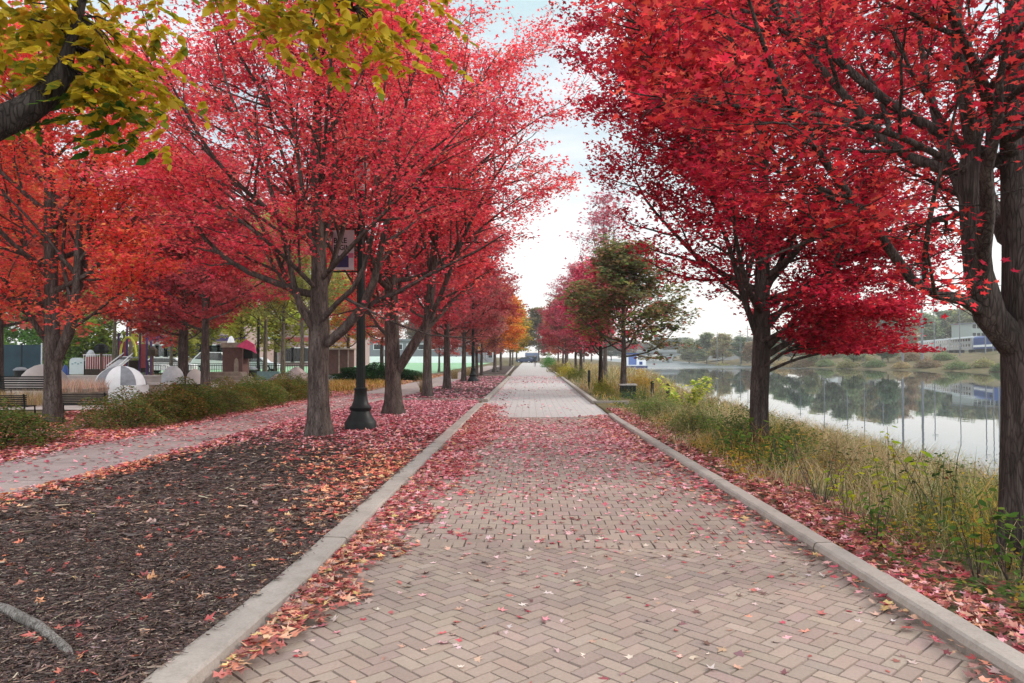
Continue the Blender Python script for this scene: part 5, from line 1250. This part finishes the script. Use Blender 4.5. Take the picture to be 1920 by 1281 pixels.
# ================================================================== the river bank
rb = np.random.default_rng(303)
GT = [(184, 160, 122, 3), (164, 142, 104, 3), (204, 184, 148, 2), (150, 138, 92, 2), (150, 112, 88, 1.2)]
GGR = [(98, 112, 68, 3), (76, 94, 54, 3), (122, 130, 78, 2), (146, 142, 92, 1)]
GOC = [(184, 148, 72, 3), (196, 162, 92, 2), (160, 122, 70, 2), (130, 130, 64, 2)]
Vs, Fs, Cs = [], [], []; off = 0
def bank(y0, y1, per, hmul, w, xmin=0.55, xmax=.9):
    global off
    n = int((y1-y0)*10*per); y = rb.uniform(y0, y1, n); sh = shore(y); x = rb.uniform(2.5, 13 if y1 < 60 else 22, n)
    lo = kr(y)+.19
    clear = (np.abs(x-at(1177, 31)) < .7) & (y > 26.5) & (y < 31.6)
    v1 = vnoise(x, y, 1.4, 50); v2 = vnoise(x, y, .5, 51)
    gap = np.interp(y, [3, 6, 10, 16, 25], [1.0, .75, .3, .12, .05])
    k = ~clear & (x > lo+gap*(.6+.7*v2)) & (x < sh-.3-1.3*vnoise(x, y, 2.0, 52)*(y > 10)) & (rb.uniform(0, 1, n) < .35+.9*v1)
    x, y, v1, v2 = x[k], y[k], v1[k], v2[k]; n = len(x)
    edge = np.clip((x-kr(y)-.3)/1.2, .35, 1)
    h = hmul*rb.uniform(.35, 1.25, n)*(.28+1.05*v1)*edge*np.where((np.abs(x-4.1*y/31) < .9) & (y > 21) & (y < 31.5), .35, 1)
    g = vnoise(x, y, 1.1, 60); m1 = (g > np.interp(y, [8, 14], [.5, .66]))&(rb.uniform(0, 1, n) < .8)
    V, F, C = blades(rb, x, y, gz(x, y)-.02, h, w*rb.uniform(.6, 1.3, n), .6, GT, .2, GGR, m1)
    g2 = vnoise(x, y, 1.6, 61); q = (g2 > .74) & ~m1; C.reshape(-1, 3, 3)[q] = pick(rb, GOC, int(q.sum()), .2)[:, None, :]
    Vs.append(V); Fs.append(F+off); Cs.append(C); off += len(V)
bank(3.4, 8, 380, .66, .008); bank(8, 14, 300, .63, .009); bank(14, 26, 180, .62, .012); bank(26, 60, 60, .95, .028); bank(60, 125, 22, 1.1, .07)
print('blades', off/8)
tag(link('bank_grass', mesh_np('bank_grass', np.concatenate(Vs), [np.concatenate(Fs)], np.concatenate(Cs), GRASSM)), 'tan and green wild grass covering the river bank', kind='stuff')
# broad-leaved ground cover among the grass
n = 90000; y = 3.5+rb.uniform(0, 1, n)**1.6*30; x = rb.uniform(2.7, 11, n); v = vnoise(x, y, .8, 70)
k = (x > kr(y)+.25+.5*vnoise(x, y, .6, 71)) & (x < shore(y)-.8) & (v > .42); x, y, v = x[k], y[k], v[k]
z = gz(x, y)+rb.uniform(0, .6, len(x))*(v-.3)*1.8*np.clip((x-kr(y))/1.6, .2, 1)
V, F = leaf_verts(rb, np.stack([x, y, z], 1), .055, TO, .6, .1, .1)
nm = (vnoise(x, y, .8, 77) > .5) & (y < 11)
c = pick(rb, [(86, 106, 56, 3), (64, 86, 46, 3), (112, 124, 60, 2), (158, 140, 66, 1.2), (108, 84, 66, 1)], len(x), .2)
c[nm] = pick(rb, [(186, 156, 52, 3), (170, 140, 50, 3), (196, 150, 66, 2), (140, 136, 54, 2)], int(nm.sum()), .16)
tag(link('undergrowth', mesh_np('undergrowth', V, [F], c, LEAF)), 'low broad leaved weeds between the bank grasses', kind='stuff')

def weed(seed, H, nl, ls, pal, lean=.12, nst=3, tm=TO, spread=.10):
    g = np.random.default_rng(seed); az = g.uniform(0, 2*PI, nst)
    st = np.stack([np.cos(az)*.03, np.sin(az)*.03, 0*az-.03], 1); d = np.stack([np.cos(az)*lean*1.5, np.sin(az)*lean*1.5, 1+0*az], 1)
    B = extend(g, st, d, H*g.uniform(.7, 1.05, nst), 8, .02, .07)
    st_m = mesh_np('stem', *(lambda a: (a[0], [a[1]]))(tubes([(B, np.broadcast_to(np.linspace(.006, .002, 8)[None], (nst, 8)), 4)])), mat=BARK, smooth=True)
    i = g.integers(0, nst, nl); t = g.uniform(.22, 1, nl)*7; ii = np.clip(t.astype(int), 0, 6); f = (t-ii)[:, None]
    p = B[i, ii]*(1-f)+B[i, ii+1]*f; a = g.uniform(0, 2*PI, nl); p = p+np.stack([np.cos(a), np.sin(a), 0*a], 1)*spread*g.uniform(.3, 1, (nl, 1))
    V, F = leaf_verts(g, p, ls, tm, .4, .35, .5, a); c = pick(g, pal, nl, .14)
    return st_m, mesh_np('crown', V, [F], c, LEAF)
YG = [(190, 186, 84, 3), (166, 174, 76, 3), (208, 200, 112, 1.5), (126, 146, 66, 1.4)]
DG = [(58, 74, 38, 3), (44, 58, 34, 3), (84, 92, 44, 2), (110, 84, 48, .7)]
MG = [(88, 112, 48, 3), (112, 130, 56, 3), (66, 92, 44, 2)]
wy = weed(1, 1.0, 70, .10, [(166, 172, 44, 3), (138, 158, 46, 3), (186, 178, 58, 2)], .1, 4); wd_ = weed(2, .95, 46, .065, DG, .12, 5); wg = weed(3, .7, 90, .08, MG, .25, 7); wr_ = weed(4, .8, 40, .05, [(120, 60, 44, 2), (96, 74, 50, 2), (140, 96, 60, 1)], .25, 6)
WG = 'weeds standing up from the bank grass'
weeds = [
 (wy, 1665, 975, 1.0, 'tall yellow green weed midway between the two big riverside trunks'),
 (wd_, 1775, 1010, 1.05, 'tall dark leaved weed closest to the near riverside trunk'),
 (wd_, 1735, 990, .9, 'dark leaved weed silhouetted on the water, left of the near trunk'),
 (wd_, 1570, 930, .85, 'dark weed rising out of tan grass near the bank middle'),
 (wg, 1378, 885, 1.1, 'dark green leafy weed clump just left of the single trunk'),
 (wg, 1432, 905, 1.25, 'green leafy weed clump in front of the single trunk'),
 (wg, 1475, 905, 1.0, 'green weed clump just right of the single trunk'),
 (wr_, 1540, 960, .95, 'reddish brown weed among the grass, right of the single trunk'),
 (wg, 1640, 1040, .8, 'leafy green weed near the kerb, below the yellow green one'),
 (wr_, 1830, 1010, .9, 'thin brown weed beside the near trunk'),
 (wg, 1835, 1105, .9, 'green weed at the foot of the near trunk'),
 (wg, 1905, 1110, 1.1, 'green weed at the picture edge below the near trunk'),
 (wy, 1590, 990, .6, 'short yellow weed left of the tall yellow green one'),
 (wd_, 1500, 860, .8, 'dark weed against the sand bar behind the single trunk'),
 (wg, 1335, 830, 1.0, 'grey green weed beyond the single trunk'),
 (wg, 1205, 800, 1.0, 'blue green weed clump where the riverside kerb restarts'),
 (wr_, 1300, 825, 1.0, 'brown seeded weed beside the bright yellow green bush'),
]
for i, (ms_, px, py, s, lab) in enumerate(weeds):
    p = G(px, py, -.1); x, y = p[0], p[1]; put_shrub('weed_plant', lab, ms_, (x, y, float(gz(x, y))), i*1.3, s, None, WG, 'weed')
# bright yellow-green bush
msY = weed(9, 1.45, 430, .16, YG, .42, 14, TO2, .18)
p = (at(1281, 24), 24.0); put_shrub('yellow_bush', 'bright yellow green bush on the bank in front of the water', msY, (p[0], p[1], float(gz(*p))), 0, 1.02, None, None, 'bush')
# bushes further up the bank
bq = shrub_mesh(120, 2600, 1, 1, 1.1, .10, NEUT, TO, 10); bqn = shrub_mesh(121, 3600, 1, 1, 1.1, .085, NEUT, TO, 16)
for px, Y, s, tint, lab in [(1029, 98, (1.0, 1.0, 1.5), (88, 150, 70), 'bright green round bush where the path meets the far trees'), (1063, 55, (.8, .8, .8), (196, 182, 66), 'yellow bush beside the riverside kerb'),
        (1083, 50, (.8, .8, .75), (120, 126, 58), 'olive bush just beyond the black sign post'), (1045, 70, (.9, .9, .85), (150, 136, 78), 'tan bush between the bright green and the yellow ones'), (1201, 36, (.7, .7, 1.0), (196, 160, 66), 'ochre bush right of the dark green cabinet'),
        (1225, 52, (1, 1, .9), (160, 132, 96), 'brown bush at the water edge beyond the wooden posts'), (1130, 30.5, (.45, .45, .5), (150, 150, 66), 'small green yellow bush at the foot of the crimson maple'),
        (1392, 12.9, (.5, .5, .62), (104, 122, 70), 'dark green bush left of the single riverside trunk'), (1478, 12.2, (.42, .42, .55), (96, 116, 66), 'dark green bush right of the single riverside trunk'), (1560, 10.6, (.36, .4, .42), (150, 132, 84), 'tan brown bush in the grass midway along the bank'),
        (1300, 15.5, (.45, .5, .5), (128, 138, 84), 'grey green bush in the grass below the bright yellow green one'), (1640, 9.2, (.34, .36, .42), (124, 134, 66), 'small green bush in the grass before the near trunk'), (1236, 19.5, (.5, .6, .5), (140, 150, 92), 'pale green bush close to the end of the near kerb')]:
    x = at(px, Y); put_shrub('bush', lab, bq if Y > 20 else bqn, (x, Y, float(gz(x, Y))), px*.1, s, tint, 'bushes beside the riverside kerb', 'bush')
# rocks at the water's edge
RG = 'rocks along the near shoreline'
rk = [(1575, 846, .26), (1612, 842, .22), (1640, 830, .16), (1598, 833, .13), (1475, 800, .28), (1500, 795, .22), (1440, 782, .3), (1418, 778, .24), (1385, 765, .32), (1362, 757, .26), (1340, 750, .3), (1455, 788, .2), (1490, 806, .15)]
nums = ['round grey rock nearest to the camera in the shallow water', 'flat grey rock just beyond the nearest one', 'small rock at the outer tip of the near group', 'tiny rock inside the near group', 'broad rock right behind the single trunk', 'low rock in the water right of the single trunk',
        'dark rock left of the single trunk', 'grey rock beside the dark one', 'large rock of the far shoreline group', 'flat rock of the far shoreline group', 'farthest rock by the yellow green bush', 'half sunk rock close to the single trunk', 'small flat rock before the sand bar']
for i, (px, py, r) in enumerate(rk):
    p = G(px, py, WZ); boulder(nums[i], None, p[1], r*1.3, r*.8, solid('river_rock', (.11, .10, .095), .7, var=.3, nscale=5, bump=.6) if i == 0 else bpy.data.materials['river_rock'], i+1, WZ-.02, RG, 'rock').location.x = p[0]
# sand bar
m = MB(); a = G(1490, 845, -1.35)
vs = []; k = 24
for r, z in ((1, -.25), (.8, .02), (.4, .10), (.01, .12)):
    for j in range(k): q = 2*PI*j/k; vs.append((2.0*r*math.cos(q)*(1+.15*math.sin(3*q)), 5.5*r*math.sin(q)*(1+.1*math.cos(2*q)), z))
m.add(vs, [(i*k+j, i*k+(j+1) % k, (i+1)*k+(j+1) % k, (i+1)*k+j) for i in range(3) for j in range(k)])
o = m.build('sand_ground', solid('wet_sand', (.30, .23, .18), .8, var=.2, nscale=3), None, (10.4, 22.5, -1.5), smooth=True); o.rotation_euler.z = .1; tag(o, kind='structure')
# sign post, cabinet, bollards
Y = 34.; x = at(1104, Y); z0 = float(gz(x, Y))
t = thing('sign_post', 'thin black sign post with a small pale plate, beside the crimson maple', 'sign', (x, Y, z0), .5)
MB().box(-.03, .03, -.02, .02, -.1, zy(716, Y)-z0).build('post', BLACK, t); MB().box(-.065, .065, -.025, .0, zy(716, Y)-z0+.002, zy(694, Y)-z0).build('sign_plate', BLACK, t); MB().box(-.055, .055, .003, .02, zy(714, Y)-z0, zy(696, Y)-z0).build('plate_front', GREYW, t)
Y = 31.; x = at(1177, Y); z0 = float(gz(x, Y)); h = zy(719, Y)-z0
t = thing('utility_cabinet', 'dark green slatted cabinet with a pale lid beside the oak trunk', 'cabinet', (x, Y, z0))
MB().box(-.3, .3, -.25, .25, -.05, h-.06).build('body', DKGREEN, t); MB().box(-.35, .35, -.3, .3, h-.057, h, .02).build('lid', CONCW, t)
for s in (-.15, .15): MB().box(s-.12, s+.12, -.27, -.253, h*.5, h-.1).build('door', BLACK, t)
for i, (px, pt, Y, lab) in enumerate([(1223, 714, 31, 'brown wooden bollard in the tall tan grass'), (1252, 719, 29, 'dark wooden bollard left of the bright yellow green bush')]):
    x = at(px, Y); z0 = float(gz(x, Y)); h = zy(pt, Y)-z0
    t = thing('bollard', lab, 'bollard', (x, Y, z0), 0, 'wooden bollards'); MB().lathe([(.075, -.1), (.07, h-.14)], 10).build('shaft', WOODD, t); MB().lathe([(.05, h-.137), (.085, h-.11), (.08, h-.04), (.04, h)], 10).build('cap', BLACK, t)

# ================================================================== beyond the water
FB = 'trees on the far bank'
mX = [make_tree(200+i, 12, 5.0, 1.6, .22, nauto=20, nb=6, nt=4, npl=20, lsize=.55, tmpl=TQ, pal=NEUT, elev=(8, 62), lower=.9, leafspread=.55, sides=(6, 4, 3, 3), clump=.3, flare=1.1, twig=1.0) for i in range(2)]
msB = shrub_mesh(210, 2200, 3.4, 3.0, 2.6, .38, NEUT, TQ, 8)
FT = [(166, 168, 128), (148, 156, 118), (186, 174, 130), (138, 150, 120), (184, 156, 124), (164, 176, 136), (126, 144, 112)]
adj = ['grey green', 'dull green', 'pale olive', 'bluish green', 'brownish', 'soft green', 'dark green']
rx = np.random.default_rng(8)
# (px, depth, scale)
fb = [(1292, 330, 1.05), (1325, 300, 1.1), (1355, 280, 1.0), (1390, 265, .85), (1410, 240, .7), (1460, 235, .9), (1500, 225, 1.0), (1540, 240, 1.15), (1580, 235, 1.2), (1620, 250, 1.25), (1655, 250, 1.35), (1690, 262, 1.3), (1730, 300, 1.45),
      (1770, 310, 1.5), (1810, 300, 1.45), (1850, 300, 1.4), (1890, 290, 1.45), (1930, 280, 1.35), (1975, 270, 1.3), (1600, 190, .55), (1665, 188, .62), (1520, 205, .6), (2030, 250, 1.3)]
where = ['beside the bridge', 'right of the bridge', 'third from the bridge', 'low one left of the single trunk', 'small one just left of the single trunk', 'just right of the single trunk', 'second right of the single trunk', 'third right of the single trunk', 'fourth right of the single trunk', 'left of the white rail cars',
         'over the left end of the train', 'behind the first rail car', 'high above the first rail car', 'high above the second rail car', 'high above the third rail car', 'above the blue locomotive', 'behind the near maple trunk', 'just past the near maple trunk', 'outside the near maple trunk', 'low by the water before the train', 'low by the water left of the train', 'low by the water right of the single trunk', 'farthest at the picture edge']
for i, (px, Y, s) in enumerate(fb):
    x = at(px, Y); z = float(gz_wavy(x, Y)); q = i % 7
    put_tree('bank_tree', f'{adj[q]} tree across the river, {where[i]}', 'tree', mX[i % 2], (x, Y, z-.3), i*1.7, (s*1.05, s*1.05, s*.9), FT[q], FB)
# low scrub on the far bank: countable bushes near the water line
BG = 'bushes on the far bank'
bb = [(1330, 255), (1352, 250), (1385, 236), (1470, 212), (1505, 205), (1548, 198), (1590, 187), (1640, 181), (1690, 172), (1740, 168), (1795, 160), (1845, 158), (1880, 150), (1920, 146), (1710, 185), (1770, 182), (1620, 200)]
tints = [(140, 152, 106), (170, 164, 116), (124, 140, 98), (190, 168, 124), (160, 138, 110)]
cn = ['green', 'olive', 'dark green', 'tan', 'brown']
for i, (px, Y) in enumerate(bb):
    x = at(px, Y); s = rx.uniform(.55, 1.05)
    put_shrub('bush', f'{cn[i % 5]} bush across the river, number {i+1} counting away from the bridge'.replace(f'number {i+1} counting away from the bridge', ['beside the bridge', 'next to the bridge bush', 'below the low tree', 'right of the single trunk', 'second right of the single trunk', 'at the waterline, third past the single trunk', 'under the low red leaves', 'under the hanging red leaves', 'left below the first rail car', 'below the first rail car', 'below the second rail car', 'below the third rail car', 'below the blue locomotive', 'behind the near trunk', 'up the slope by the first rail car', 'up the slope by the second rail car', 'up the slope left of the train'][i]), msB, (x, Y, float(gz_wavy(x, Y))-.1), i*2.1, s, tints[i % 5], BG, 'bush')
# distant wooded skyline as individual far trees beyond the bridge
DT = 'distant trees beyond the bridge'
for i, (px, Y, s) in enumerate([(1190, 470, 1.5), (1215, 450, 1.3), (1238, 520, 1.9), (1262, 500, 1.8), (1284, 520, 1.9), (1306, 480, 1.4), (1330, 470, 1.5), (1170, 420, 1.4), (1146, 380, 1.3), (1362, 460, 1.6), (1400, 450, 1.7)]):
    x = at(px, Y)
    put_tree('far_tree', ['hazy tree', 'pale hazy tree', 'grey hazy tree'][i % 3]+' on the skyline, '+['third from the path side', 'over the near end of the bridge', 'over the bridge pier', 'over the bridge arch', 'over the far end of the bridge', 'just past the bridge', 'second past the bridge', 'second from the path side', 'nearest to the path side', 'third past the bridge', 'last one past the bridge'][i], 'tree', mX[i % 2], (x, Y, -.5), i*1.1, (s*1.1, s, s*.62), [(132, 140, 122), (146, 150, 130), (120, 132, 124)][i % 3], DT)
# trees closing the near bank upstream and the end of the path
ET = 'trees closing the view at the end of the path'
for i, (x, Y, s, tint, lab) in enumerate([(9, 175, 1.1, (132, 100, 70), 'brown tree behind the bright green round bush'), (15, 205, 1.2, (110, 112, 74), 'olive tree behind the blue boathouse'), (20, 240, 1.2, (140, 110, 80), 'tan tree farther behind the boathouse'), (-9, 200, 1.1, (120, 110, 60), 'olive tree left of the far truck'), (-20, 215, 1.2, (104, 112, 66), 'green tree behind the far pale building'), (3, 230, 1.3, (130, 112, 70), 'brownish tree right behind the far truck'), (-4, 240, 1.3, (112, 110, 66), 'olive tree straight behind the far truck'), (30, 300, 1.3, (120, 124, 96), 'grey green tree upstream on the near bank'), (-34, 230, 1.2, (120, 100, 70), 'brown tree beyond the sports field'), (-55, 240, 1.3, (110, 116, 76), 'green tree beyond the sports field'), (-80, 250, 1.3, (130, 124, 76), 'olive tree far beyond the sports field'), (-66, 175, 1.2, (110, 128, 66), 'green tree behind the rose brick hall'), (-90, 180, 1.3, (150, 140, 66), 'yellowish tree behind the long brick building'), (-58, 85, .9, (100, 128, 60), 'green tree by the left picture edge beyond the fence'), (-47, 78, .8, (140, 150, 62), 'yellow green tree left of the long brick building'), (-38, 84, .8, (150, 140, 66), 'olive yellow tree before the long brick building')]):
    put_tree('park_tree', lab, 'tree', mX[i % 2], (x, Y, 0), i, s, tint, ET)
for i, (px, Y, s, tint, lab) in enumerate([(-70, 72, 1.0, (100, 134, 66), 'green'), (-5, 75, .95, (120, 150, 70), 'light green'), (60, 78, 1.05, (96, 130, 62), 'deep green'), (125, 80, 1.1, (150, 172, 72), 'yellow green'), (185, 82, 1.1, (130, 160, 66), 'fresh green'), (240, 84, 1.0, (176, 176, 80), 'yellowish')]):
    put_shrub('bush', 'large '+lab+' bush behind the playground, '+['at the very left edge of the picture', 'above the middle of the screen fence', 'behind the right end of the screen fence', 'behind the rounded white board', 'behind the railed play deck', 'behind the climbing frame'][i], msB, (at(px, Y), Y, 0), i*1.7, (s*.95, s*.9, s*1.35), tint, 'large bushes behind the playground', 'bush')
# utility poles
UP = 'utility poles along the railway'
UW = ['tallest', 'slim', 'short', 'weathered']
pl_ = [(1345, 262, 13), (1388, 240, 12), (1402, 255, 13), (1500, 222, 14), (1545, 205, 16), (1588, 200, 15), (1620, 196, 17), (1655, 190, 13), (1692, 176, 21), (1729, 170, 25), (1752, 190, 15), (1800, 188, 16), (1848, 180, 18), (1862, 183, 19), (1872, 178, 17)]
wh_ = ['beside the bridge bushes', 'left of the single trunk', 'close to the single trunk', 'just right of the single trunk', 'second right of the single trunk', 'third right of the single trunk', 'fourth right of the single trunk', 'left of the train', 'before the first rail car', 'thick one between the rail cars', 'behind the first rail car', 'before the second rail car', 'before the locomotive', 'beside the locomotive', 'nearest to the near maple trunk']
for i, (px, Y, h) in enumerate(pl_):
    x = at(px, Y); z = float(gz_wavy(x, Y)); t = thing('utility_pole', f'grey utility pole across the river, {wh_[i]}', 'utility pole', (x, Y, z), .4, UP)
    r = .28 if i in (8, 9) else .14
    MB().lathe([(r, -.3), (r*.7, h)], 8).build('shaft', MIDG, t); MB().box(-1.1, 1.1, -.06, .06, h-1.2, h-1.05).build('crossarm', MIDG, t)
# train
TRD = np.array([(23.), (75.)]); TRD /= np.linalg.norm(TRD); 
T0 = np.array([at(1848, 208), 208.]); ang = math.atan2(TRD[1], TRD[0])
# track bed
m = MB()
e = T0-TRD*140; f = T0+TRD*260; nrm = np.array([-TRD[1], TRD[0]])
q = lambda p, s, z: (p[0]+nrm[0]*s, p[1]+nrm[1]*s, z)
m.add([q(e, 7, .5), q(e, 3, 2.55), q(e, -3, 2.55), q(e, -12, 1.0), q(f, 7, .5), q(f, 3, 2.55), q(f, -3, 2.55), q(f, -12, 1.0)], [(0, 1, 5, 4), (1, 2, 6, 5), (2, 3, 7, 6)])
tag(m.build('railway_ground', solid('ballast', (.24, .19, .165), .95, var=.3, nscale=2)), kind='structure')
RC = None
def rail_car(i):
    c = T0+TRD*(26.5*i+20); t = thing('rail_car', ['silver bilevel rail car coupled behind the blue locomotive', 'silver bilevel rail car in the middle of the train', 'silver bilevel rail car at the far end of the visible train'][i], 'rail car', (c[0], c[1], 2.6), ang, 'bilevel rail cars')
    L = 12.7
    MB().prism([(-1.5, .9), (1.5, .9), (1.5, 4.3), (1.2, 4.75), (-1.2, 4.75), (-1.5, 4.3)], -L, L).build('body', STEEL, t).rotation_euler.z = PI/2
    for z in (1.75, 3.35):
        for k in range(8):
            x = -L+2.2+k*3.0
            for s in (-1, 1): MB().box(x, x+1.9, s*1.503-(.02 if s < 0 else 0), s*1.503+(.02 if s > 0 else 0), z, z+.75).build('window', GLASS, t)
    MB().box(-.8, .8, -1.53, 1.53, 1.0, 3.0).build('door', MIDG, t)
    for x in (-9, 9): MB().box(x-1.5, x+1.5, -1.2, 1.2, .02, .88).build('bogie', BLACK, t)
for i in range(3): rail_car(i)
c = T0-TRD*3.2
t = thing('locomotive', 'blue locomotive with a grey nose at the head of the silver train', 'locomotive', (c[0], c[1], 2.6), ang)
MB().prism([(-1.5, 1.0), (1.5, 1.0), (1.5, 4.0), (1.1, 4.5), (-1.1, 4.5), (-1.5, 4.0)], -9, 9).build('body', BLUE, t).rotation_euler.z = PI/2
MB().box(-8.9, 9.0, 1.503, 1.56, 1.5, 2.1).build('stripe', WHITE, t); MB().box(-8, 8, -1.4, 1.4, .02, .97).build('bogie', BLACK, t)
for s in (-1, 1): MB().box(-8, -6.2, s*1.503-(.05 if s < 0 else 0), s*1.503+(.05 if s > 0 else 0), 2.9, 3.6).build('cab_window', GLASS, t)
# buildings across the river
def far_building(label, px, Y, w, d, h, mat, rows, nx, rz=0):
    x = at(px, Y); z = float(gz(x, Y)); t = thing('far_building', label, 'building', (x, Y, z), rz); MB().box(-w/2, w/2, -d/2, d/2, -1, h).build('wall', mat, t); MB().box(-w/2-.3, w/2+.3, -d/2-.3, d/2+.3, h+.003, h+.5).build('roof', MIDG, t)
    for r in range(rows):
        for i in range(nx):
            cx = -w/2+w*(i+.5)/nx; MB().box(cx-.7, cx+.7, -d/2-.05, -d/2-.003, 1.5+3.2*r, 3.0+3.2*r).build('window', GLASS, t)
far_building('pale green grey building behind the silver rail cars', 1832, 285, 13, 10, 9.5, solid('pale_green_wall', (.30, .33, .31), .8), 3, 7, .2)
far_building('low white warehouse left of the silver train', 1605, 262, 22, 12, 5, WHITE, 1, 6, .2)
far_building('grey industrial building left of the single riverside trunk', 1395, 330, 34, 12, 5.5, solid('industrial_grey', (.28, .27, .26), .8), 1, 9, 0)
# bridge
Y = 385.
t = thing('river_bridge', 'low grey concrete bridge with flat arches crossing the river upstream', 'bridge', (at(1270, Y), Y, 0)); BR = solid('bridge_concrete', (.27, .28, .28), .85)
x0 = at(1195, Y)-at(1270, Y); x1 = at(1375, Y)-at(1270, Y); zt_ = zy(660, Y); zb_ = zy(666, Y)
MB().box(x0, x1, -4, 4, zt_-.7, zt_).build('deck', BR, t); MB().box(x0, x1, -4.3, -4.003, zt_-.2, zt_+1.0).build('parapet', BR, t); MB().box(x0, x1, 4.003, 4.3, zt_-.2, zt_+1.0).build('parapet', BR, t)
ns = 3; sw = (x1-x0)/ns
for i in range(ns):
    a = x0+sw*i; top = [(a, zt_-.703), (a+sw, zt_-.703)]; arc = [(a+sw*.5+sw*.46*math.cos(q), WZ+.7+(zt_-1.3-WZ-.7)*math.sin(q)) for q in np.linspace(0, PI, 13)]
    MB().prism([(a, zt_-.703), (a, WZ-.5), (a+sw*.04, WZ-.5)]+arc[::-1]+[(a+sw*.96, WZ-.5), (a+sw, WZ-.5), (a+sw, zt_-.703)], -3.6, 3.6).build('arch', BR, t)
# boathouse
Y = 150.; x = at(1186, Y)
t = thing('boathouse', 'small blue and white boathouse at the water edge upstream', 'boathouse', (x, Y, -.9)); t.scale = (.78, .8, 1)
z1 = zy(665, Y)+.9; MB().box(-1.7, 1.1, -2, 3, .6, z1).build('wall', WHITE, t); MB().box(-1.3, .7, -2.05, -2.003, .8, z1-.2).build('door', solid('slate_blue', (.12, .18, .42), .5), t); MB().box(-2.1, 1.5, -2.4, 3.4, z1+.003, z1+.25).build('roof', BLUE, t)
MB().box(1.103, 3.2, -1.5, 2.5, .6, z1*.62).build('side_wing', WHITE, t); MB().box(1.5, 2.3, -1.56, -1.503, .8, z1*.5).build('window', BLUE, t)
MB().prism([(-2.0, .1), (3.3, .1), (3.5, .59), (-2.2, .59)], -2.6, 3.6).build('pontoon', solid('navy', (.04, .06, .16), .6), t)

# ================================================================== autumn haze over the river valley
m, nt, out = new_mat('haze'); pv_ = nt.nodes.new('ShaderNodeVolumePrincipled'); pv_.inputs['Color'].default_value = (.92, .91, .90, 1); pv_.inputs['Density'].default_value = .0004; pv_.inputs['Anisotropy'].default_value = .2
nt.links.new(pv_.outputs[0], out.inputs['Volume'])
tag(MB().box(-520, 640, -32, 960, -6, 48).build('haze', m), kind='stuff')
